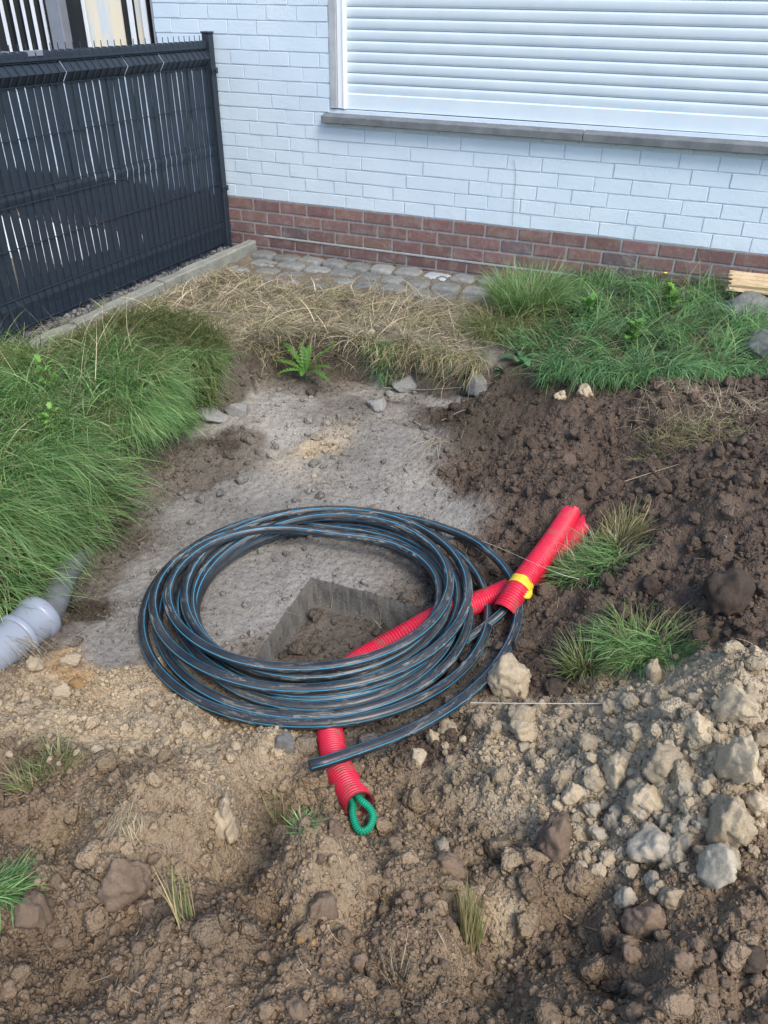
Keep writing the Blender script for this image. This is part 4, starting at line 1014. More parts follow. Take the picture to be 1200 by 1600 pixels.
# ------------------------------------------------------------------ grass and weeds
def blades(name, X, Y, azm, length, width, p0, p1, colA, seed, mt, Z0=None, seg=6, clampz=True, parent=None, curl=.35, lift=.004, **kw):
    """bent grass blades: p0 / p1 = angle from upright at root and tip"""
    r = np.random.default_rng(seed); n = len(X)
    azm = np.broadcast_to(azm, (n,))+0.; length = np.broadcast_to(length, (n,)); width = np.broadcast_to(width, (n,)); p0 = np.broadcast_to(p0, (n,)); p1 = np.broadcast_to(p1, (n,))
    Z = zat(X, Y)-.006 if Z0 is None else Z0
    P = np.stack([X, Y, Z], -1); pts_ = [P]; wv = []
    dz = r.normal(0, curl, n); tw = r.uniform(-.9, .9, n)
    for s in range(seg):
        t = (s+.5)/seg; ph = p0+(p1-p0)*t**1.15; a = azm+dz*t
        d = np.stack([np.sin(ph)*np.cos(a), np.sin(ph)*np.sin(a), np.cos(ph)], -1)
        P = P+d*(length/seg)[:, None]
        if clampz: P = np.stack([P[:, 0], P[:, 1], np.maximum(P[:, 2], zat(P[:, 0], P[:, 1])+lift*(1+r.uniform(0, 2.5, n)*(s/seg)))], -1)
        pts_.append(P)
    side = np.stack([-np.sin(azm+tw), np.cos(azm+tw), .25*np.sin(tw)], -1)
    prof = np.array([.75, 1, .98, .88, .7, .42, .06]) if seg == 6 else np.interp(np.linspace(0, 6, seg+1), range(7), [.75, 1, .98, .88, .7, .42, .06])
    V = np.empty((n, seg+1, 2, 3))
    for s in range(seg+1):
        w = (width*prof[s]*.5)[:, None]*side; V[:, s, 0] = pts_[s]-w; V[:, s, 1] = pts_[s]+w
    base = np.arange(n)[:, None]*(2*(seg+1))+2*np.arange(seg)[None]
    Q_ = np.stack([base, base+1, base+3, base+2], -1).reshape(-1, 4)
    C = np.repeat(colA, 2*(seg+1), 0)
    return V.reshape(-1, 3), Q_, C
class Acc:
    def __init__(s): s.V = []; s.Q = []; s.C = []; s.n = 0
    def add(s, t): s.V.append(t[0]); s.Q.append(t[1]+s.n); s.C.append(t[2]); s.n += len(t[0])
    def build(s, name, mt, **kw):
        V = np.vstack(s.V); loc = kw.pop('base', None)
        if loc is not None: V = V-np.array(loc)
        return link(name, mesh_np(name, V, np.vstack(s.Q), mt, col=np.vstack(s.C), smooth=True), loc=tuple(loc) if loc is not None else None, **kw)
PAL = {'lush': [(.13,.28,.085),(.10,.22,.07),(.19,.35,.12),(.30,.42,.19),(.07,.16,.05),(.22,.34,.12)],
       'blue': [(.10,.24,.09),(.13,.28,.10),(.075,.18,.07),(.20,.32,.16),(.15,.29,.09)],
       'olive': [(.17,.24,.08),(.13,.20,.06),(.23,.27,.12),(.28,.28,.14),(.10,.16,.045)],
       'straw': [(.42,.35,.23),(.34,.29,.19),(.52,.45,.31),(.28,.24,.16),(.38,.34,.24),(.22,.18,.12)],
       'mix': [(.30,.26,.14),(.17,.19,.07),(.38,.31,.17),(.12,.17,.045),(.24,.22,.11)]}
def pal(k, n, r, v=.25):
    P = np.array(PAL[k]); return P[r.integers(0, len(P), n)]*(1+r.uniform(-v, v, (n, 1)))*np.exp(r.normal(0, .18, (n, 1)))
def area(poly, n, r, z=0.0):
    poly = [(x, y) for x, y in poly]
    """random points inside a patch outlined on the photo, laid on height z"""
    W_ = np.array([at(x, y, z)[:2] for x, y in poly]); lo, hi = W_.min(0), W_.max(0); out = []
    k = 0; lim = -.045
    for t in range(60):
        q = r.uniform(lo, hi, (n*2, 2)); q = q[(poly_sd(q[:, 0], q[:, 1], W_) > 0) & (poly_sd(q[:, 0], q[:, 1], foot) < lim)]
        out.append(q); k += len(q)
        if k >= n: break
        if k < n*(t+1)*.04: lim += .004
    q = np.vstack(out)[:n]; return q[:, 0], q[:, 1]
def clump_dir(X, Y, base, spread, seed, r):
    return base+spread*fbm(X*5, Y*5, 3, seed)*1.6+r.normal(0, .5, len(X))

r = np.random.default_rng(101); g1 = Acc()
# long lush grass of the left bank, combed towards the pit
def left_edge_dir(X, Y): return -.55+.0*X
P_L = [(-260,600),(0,575),(110,570),(200,560),(255,610),(250,670),(200,740),(150,815),(100,880),(20,945),(-100,1010),(-300,1000)]
X, Y = area(P_L, 19000, r); az_ = clump_dir(X, Y, -.75, .5, 7, r)
cm = sstep(-.35, .35, fbm(X*4.2, Y*4.2, 3, 12)); L_ = r.uniform(.11, .24, len(X))*(.6+.6*cm)
g1.add(blades('', X, Y, az_, L_*1.25, r.uniform(.0016, .0048, len(X)), r.uniform(.0, .8, len(X)), r.uniform(1.0, 2.4, len(X)), np.where((fbm(X*3.3, Y*3.3, 3, 99)+r.normal(0, .25, len(X)) > .22)[:, None], pal('olive', len(X), r)*1.3, pal('lush', len(X), r))*(.75+.5*cm)[:, None], 1, M_GRASS))
X, Y = area([(-200,640),(150,590),(250,700),(150,830),(0,920),(-200,950)], 1500, r); 
g1.add(blades('', X, Y, clump_dir(X, Y, -.6, .8, 8, r), r.uniform(.2, .36, len(X)), .0026, .2, r.uniform(1.3, 2.2, len(X)), pal('lush', len(X), r)*1.25, 2, M_GRASS))
# fringe hanging over the edge
def fringe(poly, n, col, base, L0, L1, seed):
    X, Y = area(poly, n, r); n = len(X); g1.add(blades('', X, Y, clump_dir(X, Y, base, .5, seed, r), r.uniform(L0, L1, n), r.uniform(.002, .0034, n), r.uniform(.5, 1.2, n), r.uniform(1.7, 2.7, n), pal(col, n, r), seed, M_GRASS))
def edge_row(i0, i1, n, col, L0, L1, s0, s1, seed, mt=None):
    rr = np.random.default_rng(seed); a = foot[i0:i1]; seg = np.diff(a, axis=0); ln = np.hypot(*seg.T); k = rr.choice(len(seg), n, p=ln/ln.sum()); t = rr.uniform(0, 1, n)
    q = a[k]+seg[k]*t[:, None]; nr = np.stack([seg[k][:, 1], -seg[k][:, 0]], -1)/ln[k][:, None]      # towards the dig
    o = rr.uniform(s0, s1, n); X = q[:, 0]-nr[:, 0]*o; Y = q[:, 1]-nr[:, 1]*o
    az_ = np.arctan2(nr[:, 1], nr[:, 0])+rr.normal(0, .65, n)+1.1*fbm(X*7, Y*7, 2, seed)
    return blades('', X, Y, az_, rr.uniform(L0, L1, n)*(.55+.75*sstep(-.5, .5, fbm(X*9, Y*9, 3, seed+9))), rr.uniform(.0016, .004, n), rr.uniform(.1, 1.1, n), rr.uniform(1.5, 2.8, n), pal(col, n, rr)*rr.uniform(.8, 1.15, (n, 1)), seed, mt or M_GRASS, lift=.008)
g1.add(edge_row(1, 5, 5600, 'lush', .15, .31, .0, .16, 71)); g1.add(edge_row(5, 8, 2400, 'lush', .07, .17, .03, .17, 70)); g1.add(edge_row(1, 6, 1300, 'olive', .1, .26, .0, .13, 72)); g1.add(edge_row(1, 5, 600, 'straw', .1, .24, -.01, .13, 73))
fringe([(250,600),(250,640),(195,720),(150,800),(100,860),(10,935),(-60,1000),(-80,960),(60,860),(130,770),(170,690),(225,610)], 4200, 'lush', -.45, .13, .26, 31)
X, Y = area([(-60,900),(0,880),(40,880),(0,930),(-40,960),(-120,990)], 600, r)
g1.add(blades('', X, Y, clump_dir(X, Y, -.6, .6, 3, r), r.uniform(.12, .26, len(X)), .0028, .6, r.uniform(2, 2.8, len(X)), pal('straw', len(X), r), 5, M_STRAW))
X, Y = area(P_L, 2200, r); g1.add(blades('', X, Y, clump_dir(X, Y, -.75, .9, 9, r), r.uniform(.12, .3, len(X)), .0022, .5, r.uniform(1.4, 2.2, len(X)), pal('straw', len(X), r), 6, M_STRAW))
X, Y = area(P_L, 260, r); n = len(X); g1.add(blades('', X, Y, r.uniform(0, 6.28, n), r.uniform(.25, .42, n), r.uniform(.0012, .0022, n), r.uniform(.1, .7, n), r.uniform(.8, 1.9, n), pal('straw', n, r)*1.25, 66, M_STRAW, curl=.9))
X, Y = area(P_L, 700, r); n = len(X); g1.add(blades('', X, Y, r.uniform(0, 6.28, n), r.uniform(.12, .26, n), r.uniform(.004, .0075, n), r.uniform(.1, .7, n), r.uniform(1.0, 2.1, n), pal('lush', n, r)*1.2, 67, M_GRASS, curl=.7))
g1.build('grass', M_GRASS, label='long lush green grass hanging over the left edge of the pit', cat='grass', kind='stuff')
# olive tuft-like stretch nearer the wall
g2 = Acc(); P_O = [(190,505),(290,500),(350,530),(372,580),(362,622),(300,625),(240,650),(150,600),(60,590),(100,545)]
X, Y = area(P_O, 5200, r); az_ = clump_dir(X, Y, -.6, .9, 17, r); n = len(X)
g2.add(blades('', X, Y, az_, r.uniform(.09, .22, n), r.uniform(.002, .0034, n), r.uniform(.1, .6, n), r.uniform(1., 2.2, n), pal('olive', n, r), 11, M_GRASS))
X, Y = area(P_O, 1800, r); n = len(X); g2.add(blades('', X, Y, clump_dir(X, Y, -.5, 1., 18, r), r.uniform(.08, .2, n), .0025, .3, r.uniform(1.2, 2.4, n), pal('mix', n, r), 12, M_GRASS))
X, Y = area([(255,560),(372,560),(378,612),(300,640)], 1500, r); n = len(X); g2.add(blades('', X, Y, clump_dir(X, Y, -.9, .4, 19, r), r.uniform(.1, .2, n), .0028, .2, r.uniform(1.8, 2.7, n), pal('lush', n, r), 13, M_GRASS))
g2.add(edge_row(7, 9, 900, 'olive', .1, .2, .0, .12, 74)); g2.add(edge_row(6, 8, 700, 'lush', .1, .2, .0, .12, 75))
g2.build('grass', M_GRASS, label='olive green grass between the dry straw and the pit corner', cat='grass', kind='stuff')
# dry flattened grass
g3 = Acc(); P_S = [(20,540),(130,505),(215,470),(290,440),(370,425),(420,450),(520,455),(640,462),(760,478),(780,520),(700,560),(640,560),(560,560),(470,550),(400,555),(330,535),(240,520),(170,540),(60,590),(0,580)]
X, Y = area(P_S, 9000, r); n = len(X); g3.add(blades('', X, Y, clump_dir(X, Y, -.4, 2.2, 27, r), r.uniform(.06, .2, n), r.uniform(.0016, .0034, n), r.uniform(1.0, 1.5, n), r.uniform(1.35, 1.9, n), pal('straw', n, r, .3), 21, M_STRAW, curl=.8))
X, Y = area(P_S, 3600, r); n = len(X); g3.add(blades('', X, Y, clump_dir(X, Y, -.8, 2., 28, r), r.uniform(.05, .15, n), .0024, r.uniform(.3, 1.2, n), r.uniform(1.0, 1.9, n), pal('mix', n, r, .3), 22, M_STRAW, curl=.6))
X, Y = area([(390,530),(640,530),(760,540),(750,575),(640,568),(470,562),(400,570)], 600, r); n = len(X); g3.add(blades('', X, Y, clump_dir(X, Y, -1.5, .5, 29, r), r.uniform(.08, .22, n), .0026, r.uniform(.8, 1.4, n), r.uniform(2.0, 2.9, n), pal('mix', n, r, .3), 23, M_STRAW))
X, Y = area(P_S, 520, r); n = len(X); g3.add(blades('', X, Y, r.uniform(0, 6.28, n), r.uniform(.14, .32, n), r.uniform(.0022, .0036, n), r.uniform(.9, 1.4, n), r.uniform(1.4, 1.9, n), pal('straw', n, r, .2)*1.35, 24, M_STRAW, curl=.5, lift=.012))
g3.add(edge_row(10, 14, 420, 'mix', .06, .2, .02, .14, 76)); g3.add(edge_row(10, 14, 200, 'straw', .1, .24, .02, .14, 77))
g3.build('dry_grass', M_STRAW, label='flattened dry straw grass between the cobbles and the pit', cat='grass', kind='stuff')
# right-hand grass bed
g4 = Acc(); P_R = [(840,470),(900,455),(1000,462),(1130,470),(1260,470),(1280,640),(1199,622),(1100,608),(1000,612),(900,590),(850,560),(800,545)]
X, Y = area(P_R, 9500, r); n = len(X); cm = sstep(-.3, .4, fbm(X*4.5, Y*4.5, 3, 37))
g4.add(blades('', X, Y, clump_dir(X, Y, -.9, 2.4, 38, r), r.uniform(.09, .26, n)*(.7+.4*cm), r.uniform(.002, .0042, n), r.uniform(.3, 1.0, n), r.uniform(1.2, 2.3, n), pal('blue', n, r)*(.8+.4*cm)[:, None], 41, M_GRASS))
X, Y = area([(880,570),(980,590),(1100,590),(1199,600),(1199,640),(1100,622),(990,625),(930,612)], 1900, r); n = len(X)
g4.add(blades('', X, Y, clump_dir(X, Y, -1.4, .8, 39, r), r.uniform(.12, .24, n), .003, .5, r.uniform(2.0, 2.8, n), pal('blue', n, r), 42, M_GRASS))
X, Y = area(P_R, 900, r); n = len(X); g4.add(blades('', X, Y, clump_dir(X, Y, -.9, 2.4, 40, r), r.uniform(.08, .22, n), .0022, .8, r.uniform(1.2, 2., n), pal('mix', n, r), 43, M_STRAW))
X, Y = area(P_R, 240, r); n = len(X); g4.add(blades('', X, Y, r.uniform(0, 6.28, n), r.uniform(.2, .36, n), .0018, r.uniform(.0, .6, n), r.uniform(.5, 1.6, n), pal('olive', n, r)*1.3, 44, M_GRASS, curl=.8))
g4.add(edge_row(15, 18, 1500, 'blue', .06, .26, .0, .14, 78))
g4.build('grass', M_GRASS, label='tangled bluish green grass on the bank below the right half of the wall', cat='grass', kind='stuff')

def tuft(px, py, rad, n, col, Lr, label, seed, p0=(.05, .5), p1=(.7, 1.8), az=None, sp=3.14, extra=None, up=0, wd=(.002, .0034), sx=1., name='grass_tuft', group=None, z=None):
    rr = np.random.default_rng(seed); c = hit(px, py) if z is None else at(px, py, z)
    a = rr.uniform(0, 2*pi, n); q = rad*np.sqrt(rr.uniform(0, 1, n)); X = c[0]+q*np.cos(a)*sx; Y = c[1]+q*np.sin(a)
    az_ = a+rr.normal(0, .5, n) if az is None else az+rr.normal(0, sp, n)
    acc = Acc(); pp1 = rr.uniform(*p1, n)
    acc.add(blades('', X, Y, az_, rr.uniform(*Lr, n), rr.uniform(*wd, n), rr.uniform(*p0, n), pp1, pal(col, n, rr), seed, M_GRASS))
    if extra:
        for (c2, n2, L2, q0, q1) in extra:
            a = rr.uniform(0, 2*pi, n2); q = rad*np.sqrt(rr.uniform(0, 1, n2)); X = c[0]+q*np.cos(a)*sx; Y = c[1]+q*np.sin(a)
            acc.add(blades('', X, Y, a+rr.normal(0, .6, n2), rr.uniform(*L2, n2), .0022, rr.uniform(0, .6, n2), rr.uniform(q0, q1, n2), pal(c2, n2, rr), seed+1, M_STRAW))
    return acc.build(name, M_GRASS, base=c, label=label, cat='grass tuft', group=group)
tuft(822, 490, .15, 2000, 'lush', (.14, .31), 'tall bright green grass tuft standing in front of the brick plinth', 201, p1=(.6, 2.0), extra=[('mix', 260, (.15, .33), .3, 1.9), ('olive', 500, (.1, .24), .8, 2.3)])
tuft(780, 520, .14, 800, 'olive', (.12, .24), 'paler drooping grass tuft hanging over the bank left of the tall one', 202, p0=(.4, 1.1), p1=(1.6, 2.6), az=-1.4, sp=.9, extra=[('mix', 350, (.15, .3), 1.5, 2.6)])
tuft(600, 555, .06, 260, 'blue', (.08, .16), 'small dark green tuft drooping down the back bank', 203, p0=(.6, 1.2), p1=(1.9, 2.8), az=-1.5, sp=.7)
tuft(925, 885, .10, 900, 'lush', (.07, .15), 'uprooted grass tuft with dry stalks on the dark soil beside the red ducts', 204, p0=(.6, 1.3), p1=(1.3, 1.9), az=3.9, sp=1.2, extra=[('straw', 260, (.07, .15), .3, 1.4)])
tuft(968, 850, .06, 420, 'mix', (.06, .13), 'dry straw-coloured clump beside the uprooted green tuft', 205, p0=(.0, .6), p1=(.4, 1.6))
tuft(1000, 1012, .08, 560, 'lush', (.07, .15), 'uprooted grass tuft lying above the pale rubble heap', 206, p0=(.8, 1.35), p1=(1.35, 1.85), az=3.9, sp=0.85, extra=[('olive', 160, (.08, .17), 1.2, 1.9)])
tuft(1020, 1022, .06, 260, 'lush', (.06, .12), 'right-leaning grass wisps beside the uprooted tuft above the rubble', 208, p0=(.8, 1.35), p1=(1.3, 1.8), az=-.2, sp=0.8)
tuft(912, 1050, .035, 300, 'olive', (.07, .15), 'small grass tuft left of the uprooted one above the rubble', 207, p0=(.1, .7), p1=(.8, 1.8))
tuft(-8, 1385, .045, 340, 'lush', (.04, .095), 'bright green grass tuft cut by the left edge in the foreground', 209, p0=(.4, 1.2), p1=(1.1, 2.1), az=-.3, sp=1.)
tuft(85, 1195, .035, 80, 'olive', (.045, .10), 'sparse grass sprig on the clay left of the hose coil', 210, p0=(.0, .7), p1=(.4, 1.6), wd=(.0016, .0026))
tuft(45, 1228, .04, 60, 'mix', (.05, .10), 'flat greyish grass wisps at the left edge', 211, p0=(.5, 1.2), p1=(1.2, 1.8), az=3.3, sp=.6, wd=(.0016, .0026))
tuft(438, 1290, .022, 34, 'mix', (.08, .15), 'thin pale grass sprig left of the green rope loop', 212, p0=(.0, .35), p1=(.1, .8), wd=(.0014, .0024))
tuft(474, 1288, .02, 40, 'lush', (.02, .05), 'tiny green seedling beside the pale grass sprig', 213, p0=(.4, 1.), p1=(1., 1.6))
tuft(290, 1440, .02, 26, 'mix', (.09, .17), 'thin upright grass stalks on the front mound', 214, p0=(.0, .4), p1=(.1, .9), az=2.3, sp=.5, wd=(.0014, .0026))
tuft(736, 1470, .022, 130, 'mix', (.07, .16), 'pale tapering grass wisp lying on the front slope', 215, p0=(.1, .3), p1=(.1, .5), az=2.2, sp=.4, wd=(.0014, .0026))
tuft(620, 1540, .025, 40, 'straw', (.04, .10), 'dry stalks in the bottom soil, below the pale wisp', 216, p0=(.0, .5), p1=(.2, .9), wd=(.0012, .002))
tuft(205, 1270, .03, 110, 'straw', (.04, .08), 'bundle of dry roots hanging from a clod on the left mound', 217, p0=(1., 1.6), p1=(2.2, 3.), az=-1.2, sp=.5, wd=(.001, .0018))
tuft(1075, 690, .10, 320, 'mix', (.08, .18), 'dry grass clippings strewn at the top of the dark heap', 218, p0=(1.1, 1.5), p1=(1.4, 1.7), az=0., sp=2.5, wd=(.0012, .0022), sx=1.8)
tuft(1090, 640, .13, 420, 'straw', (.06, .16), 'matted dry grass where the dark heap meets the grass bed', 219, p0=(1.0, 1.5), p1=(1.4, 1.8), az=.3, sp=2.5, wd=(.0012, .0022), sx=2.)
tuft(110, 545, .05, 120, 'olive', (.05, .12), 'small green tuft poking over the concrete edging', 220, p0=(.1, .8), p1=(.6, 1.7))
tuft(180, 490, .06, 160, 'olive', (.05, .13), 'green tuft growing over the concrete edging nearer the wall', 221, p0=(.1, .8), p1=(.6, 1.7))
tuft(620, 415, .015, 26, 'lush', (.03, .07), 'tiny weed between the cobbles and the plinth', 222, p0=(.1, .8), p1=(.6, 1.5))
tuft(690, 630, .05, 26, 'straw', (.16, .30), 'long dead stalks drooping down the back bank', 223, p0=(.4, 1.0), p1=(2.2, 3.), az=-1.5, sp=.5, wd=(.0018, .003), z=-.03)
tuft(1190, 525, .04, 140, 'lush', (.05, .10), 'green tuft between the two boulders', 224, p0=(.1, .8), p1=(.6, 1.7))

# loose straws and rootlets strewn on the soil
rr = np.random.default_rng(55); X = rr.uniform(.1, 3., 1400); Y = rr.uniform(-4.3, -.9, 1400)
k = poly_sd(X, Y, foot) > .02; X, Y = X[k], Y[k]; n = len(X); acc = Acc()
acc.add(blades('', X, Y, rr.uniform(0, 6.28, n), rr.uniform(.015, .085, n)*rr.uniform(.4, 1, n), rr.uniform(.0009, .0017, n), rr.uniform(1.2, 1.6, n), rr.uniform(1.3, 1.8, n), pal('straw', n, rr, .3)*.9, 56, M_STRAW, curl=1.2, lift=.003))
acc.build('straw_litter', M_STRAW, label='loose straws and rootlets strewn over the dug soil', cat='straw', kind='stuff')

# ------------------------------------------------------------------ leafy weeds
def leaf(acc, base, az, tilt, L_, W_, col, lobes=0, rr=None, bend=.9, fold=.25):
    n = 15 if lobes < 5 else 37; t = np.linspace(0, 1, n); ph = tilt+bend*t; ds = L_/(n-1)
    x = np.concatenate([[0], np.cumsum(np.sin(ph[:-1])*ds)]); z = np.concatenate([[0], np.cumsum(np.cos(ph[:-1])*ds)])
    w = W_*.5*np.sin(pi*np.clip(t*.93+.05, 0, 1))**.8
    if lobes: w = w*(.42+.58*np.abs(np.sin(pi*t*lobes)))
    w[-1] = .0004
    s = np.array([-sin(az), cos(az), 0]); c = np.array([cos(az), sin(az), 0]); up = np.array([0, 0, 1.])
    M_ = np.array(base)+x[:, None]*c+z[:, None]*up
    A = M_-w[:, None]*s+(fold*w)[:, None]*up; B_ = M_+w[:, None]*s+(fold*w)[:, None]*up
    V = np.stack([A, M_, B_], 1).reshape(-1, 3); i = 3*np.arange(n-1)[:, None]
    Q_ = np.vstack([np.hstack([i, i+1, i+4, i+3]), np.hstack([i+1, i+2, i+5, i+4])])
    acc.add((V, Q_, np.broadcast_to(np.array(col), (len(V), 3)).copy()))
def weed(name, px, py, label, spec, seed, z=None, stems=0, stem_h=.1, cat='weed'):
    rr = np.random.default_rng(seed); c = hit(px, py) if z is None else at(px, py, z)
    root = empty(name, tuple(c), label, cat); acc = Acc(); st = Acc()
    for (n, L0, L1, W0, t0, t1, lobes, col, h0, h1, bend) in spec:
        for k in range(n):
            a = rr.uniform(0, 2*pi); h = rr.uniform(h0, h1); b = np.array([.015*cos(a)*rr.uniform(0, 1.5), .015*sin(a)*rr.uniform(0, 1.5), h])
            leaf(acc, b, a, rr.uniform(t0, t1), rr.uniform(L0, L1), W0*rr.uniform(.7, 1.2), np.array(col)*rr.uniform(.75, 1.3), lobes, rr, bend)
    for k in range(stems):
        a = rr.uniform(0, 2*pi); P = smooth_path([(0, 0, -.01), (.01*cos(a), .01*sin(a), stem_h*.5), (.03*cos(a), .03*sin(a), stem_h*rr.uniform(.8, 1.1))], 6)
        V, Q_, u = tube(P, .0014, 5); st.add((V, Q_, np.full((len(V), 3), (.07, .12, .035))))
    o = link('leaves', mesh_np('leaves', np.vstack(acc.V), np.vstack(acc.Q), M_LEAF, col=np.vstack(acc.C)), root)
    if stems: link('stem', mesh_np('stem', np.vstack(st.V), np.vstack(st.Q), M_LEAF, col=np.vstack(st.C)), root)
    return root
GR = (.085, .20, .035)
# the long-leaved thistle-like weed in the pit corner: leaves aimed as on the photo
c = at(478, 590, -.16); root = empty('thistle_weed', tuple(c), 'bright green spiky-leaved weed growing at the back corner of the pit', 'weed'); acc = Acc(); rr = np.random.default_rng(4)
for (az_, tilt, L_, bend) in ((.45, .62, .24, .5), (2.75, .75, .22, .6), (3.2, 1.1, .19, .6), (-.5, 1.05, .21, .9), (1.6, .3, .15, .5), (2.2, .5, .17, .7), (-2.5, 1.2, .15, .8), (.0, .9, .16, .8), (-1.3, 1.0, .10, .8)):
    leaf(acc, (0, 0, .03), az_, tilt, L_, .046, np.array(GR)*rr.uniform(.85, 1.25), 9, rr, bend, .35)
link('leaves', mesh_np('leaves', np.vstack(acc.V), np.vstack(acc.Q), M_LEAF, col=np.vstack(acc.C)), root)
V, Q_, u = tube(smooth_path([(0, 0, -.02), (0, 0, .02), (.004, 0, .09)], 6), .004, 6); link('stem', mesh_np('stem', V, Q_, M_LEAF, col=np.full((len(V), 3), (.10, .22, .05))), root)
weed('bushy_weed', 785, 615, 'dark green bushy weed on the bank beside the yellow flowers', [(46, .03, .06, .016, .3, 1.5, 3, (.05, .17, .04), .0, .12, .7)], 301, z=-.15, stems=5, stem_h=.13)
weed('broadleaf_weed', 812, 565, 'single broad pointed leaves hanging over the bank above the bushy weed', [(6, .06, .09, .045, .9, 1.6, 0, (.07, .19, .07), .0, .03, .9)], 302, z=-.02)
weed('buttercup_plant', 985, 545, 'cluster of lobed light green leaves in the middle of the right grass', [(34, .03, .055, .04, .5, 1.4, 3, (.11, .24, .05), .02, .13, .6)], 303, stems=8, stem_h=.13)
weed('buttercup_plant', 1045, 490, 'leafy yellow-green plant under the single yellow flower', [(30, .04, .07, .035, .3, 1.3, 3, (.13, .27, .045), .02, .12, .6)], 304, stems=6, stem_h=.12)
weed('buttercup_plant', 920, 500, 'leafy green plant at the foot of the plinth left of the yellow flower', [(26, .04, .07, .032, .3, 1.3, 3, (.10, .24, .05), .02, .11, .6)], 305, stems=6, stem_h=.12)
weed('buttercup_plant', 860, 480, 'feathery green leaves just right of the tall grass tuft', [(18, .03, .06, .03, .3, 1.3, 3, (.09, .22, .05), .02, .10, .6)], 306, stems=4, stem_h=.1)
weed('clover_plant', 85, 640, 'small lobed leaves among the lush left grass', [(22, .02, .04, .024, .4, 1.3, 3, (.15, .32, .06), .10, .20, .6)], 307, stems=4, stem_h=.2)
weed('clover_plant', 95, 720, 'pale young leaves low in the lush left grass', [(16, .02, .035, .024, .4, 1.3, 3, (.17, .34, .07), .12, .21, .6)], 308, stems=4, stem_h=.2)
weed('clover_plant', 25, 570, 'yellow-green leaflets by the concrete edging at the left edge', [(12, .02, .035, .022, .4, 1.3, 2, (.20, .36, .05), .03, .08, .6)], 309, stems=3, stem_h=.08)
weed('edging_weed', 100, 475, 'dark green weed sprig leaning out under the fence', [(16, .03, .06, .01, .8, 1.5, 2, (.06, .16, .04), .0, .04, .5)], 310)
M_YEL, *_ = mat('yellow_petal', (.85, .66, .02), .5)
def flower(base, heads, label, rad=.007):
    root = empty('yellow_flower', tuple(base), label, 'flower')
    for (dx, dy, dz) in heads:
        V, Q_, u = tube(smooth_path([(0, 0, 0), (dx*.4, dy*.4, dz*.6), (dx, dy, dz)], 8), .0009, 5)
        link('stem', mesh_np('stem', V, Q_, M_LEAF, col=np.full((len(V), 3), (.10, .16, .05))), root)
        acc = Acc()
        for k in range(7): leaf(acc, (dx, dy, dz), k*2*pi/7, .7, rad*1.7, rad*1.1, (.85, .62, .02), 0, None, .6)
        V, Fc = ico(2); acc2 = V*np.array([rad*.7, rad*.7, rad*.5])+np.array([dx, dy, dz+rad*.4])
        link('blossom', mesh_np('blossom', np.vstack([np.vstack(acc.V), acc2]), [np.vstack(acc.Q), Fc+acc.n], M_YEL), root)
b = at(1042, 500, .10); b[2] = float(zat(b[0], b[1])); tp_ = aty(1040, 428, b[1]); flower(b, [(tp_[0]-b[0], 0, tp_[2]-b[2])], 'single yellow flower on a tall stalk in front of the right plinth', .007)
b = at(752, 612, -.14)
hd = [tuple(aty(x, y, b[1]-.02)-b) for x, y in ((733, 592), (738, 587), (744, 583))]
flower(b, hd, 'three tiny yellow flowers beside the bushy weed on the bank', .0042)

# tall thin seed stalks in front of the plinth
def stalk(pts_, label, rad=.0011, col=(.30, .27, .17), name='grass_stalk', cat='stalk', group=None):
    P = smooth_path(pts_, 8); rads = np.linspace(rad, rad*.45, len(P)); V, Q_, u = tube(P, rads, 5)
    link(name, mesh_np(name, V-P[0], Q_, M_STRAW, col=np.full((len(V), 3), col)), None, label, cat, group, loc=tuple(P[0]))
stalk([at(790,470,.03), aty(770,420,-.25), aty(700,382,-.2), aty(640,358,-.18)], 'long dry stalk arching leftwards across the red plinth')
stalk([at(838,470,.03), aty(838,420,-.2), aty(832,380,-.2), aty(820,362,-.2)], 'thin upright seed stalk behind the tall grass tuft')
stalk([at(690,560,-.01), at(694,600,-.10), aty(698,650,-.98)], 'pale dead stalk hanging down the back bank', .0016, (.42, .34, .2))
stalk([at(800,545,.0), aty(760,520,-.75), aty(720,505,-.74), aty(694,560,-.80)], 'pale bent stalk arching from the tall tuft over the bank', .0016, (.42, .36, .22))
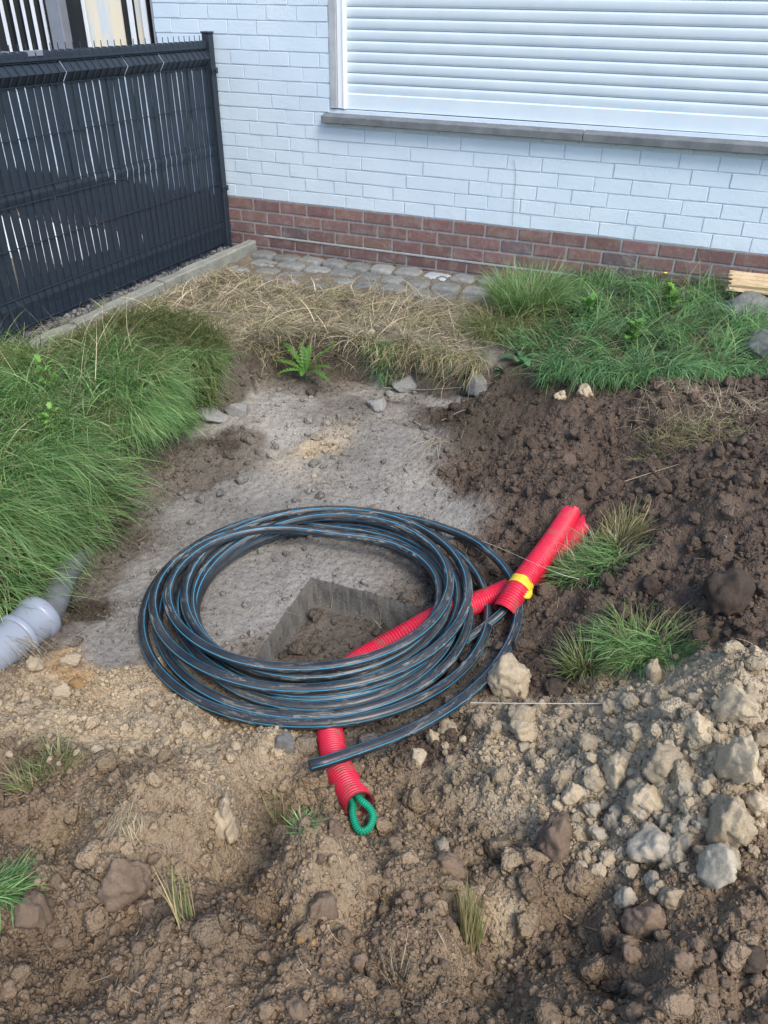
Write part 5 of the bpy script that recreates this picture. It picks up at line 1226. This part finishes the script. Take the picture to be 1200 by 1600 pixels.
stalk([at(832,545,.02), at(833,590,-.05), at(832,620,-.13)], 'short pale stalk dangling under the tall tuft', .0016, (.42, .36, .22))
def onground(pts_, lift=.006): 
    out = []
    for x, y in pts_: p = hit(x, y); p[2] += lift; out.append(p)
    return out
stalk(onground([(880,1432),(905,1448),(935,1458),(965,1468),(985,1482),(990,1508)]), 'long pale root curving over the soil below the rubble', .0022, (.40, .29, .19), 'root', 'root')
stalk(onground([(1010,1412),(992,1425),(982,1440)]), 'short pale root on the brown clod', .0016, (.36, .27, .18), 'root', 'root')
stalk(onground([(680,1452),(690,1472),(705,1505)]), 'short straw stuck in the soil right of the dry stalks', .0018, (.46, .38, .24), 'straw', 'straw')
stalk(onground([(975,756),(1010,745),(1058,731)], .01), 'pale straight stalk on the dark topsoil heap', .0018, (.44, .37, .26), 'straw', 'straw')
stalk(onground([(560,1535),(610,1560),(665,1580)], .01), 'thin dry stalk lying across the bottom soil', .0015, (.36, .32, .2), 'straw', 'straw')
stalk(onground([(600,612),(660,615),(730,612),(770,605)], .02), 'pale root running along the foot of the back bank', .0022, (.36, .33, .28), 'root', 'root')
stalk(onground([(690,660),(730,645),(720,690)], .01), 'pale curled root at the left edge of the dark heap', .0016, (.42, .35, .26), 'root', 'root')
# gravel under the fence
rr = np.random.default_rng(66); n = 3200; V0, F0 = ico(2); X = rr.uniform(-1.0, -.75, n); Y = rr.uniform(-2.6, -.06, n); R_ = rr.uniform(.006, .017, n)
VV = (V0[None]*(R_[:, None, None]*rr.uniform(.6, 1.2, (n, 1, 3))))*(1+.15*np.sin(V0[None]*3+rr.uniform(0, 6, (n, 1, 1))))+np.stack([X, Y, zat(X, Y)+.01+R_*.2], -1)[:, None]
cc_ = np.array([(.09, .095, .10), (.13, .135, .14), (.06, .065, .07), (.20, .20, .20)])[rr.integers(0, 4, n)]
link('gravel', mesh_np('gravel', VV.reshape(-1, 3), (F0[None]+(np.arange(n)*len(V0))[:, None, None]).reshape(-1, 3), M_SOIL, col=np.repeat(cc_, len(V0), 0)), label='strip of dark gravel between the fence and the concrete edging', cat='gravel', kind='stuff')
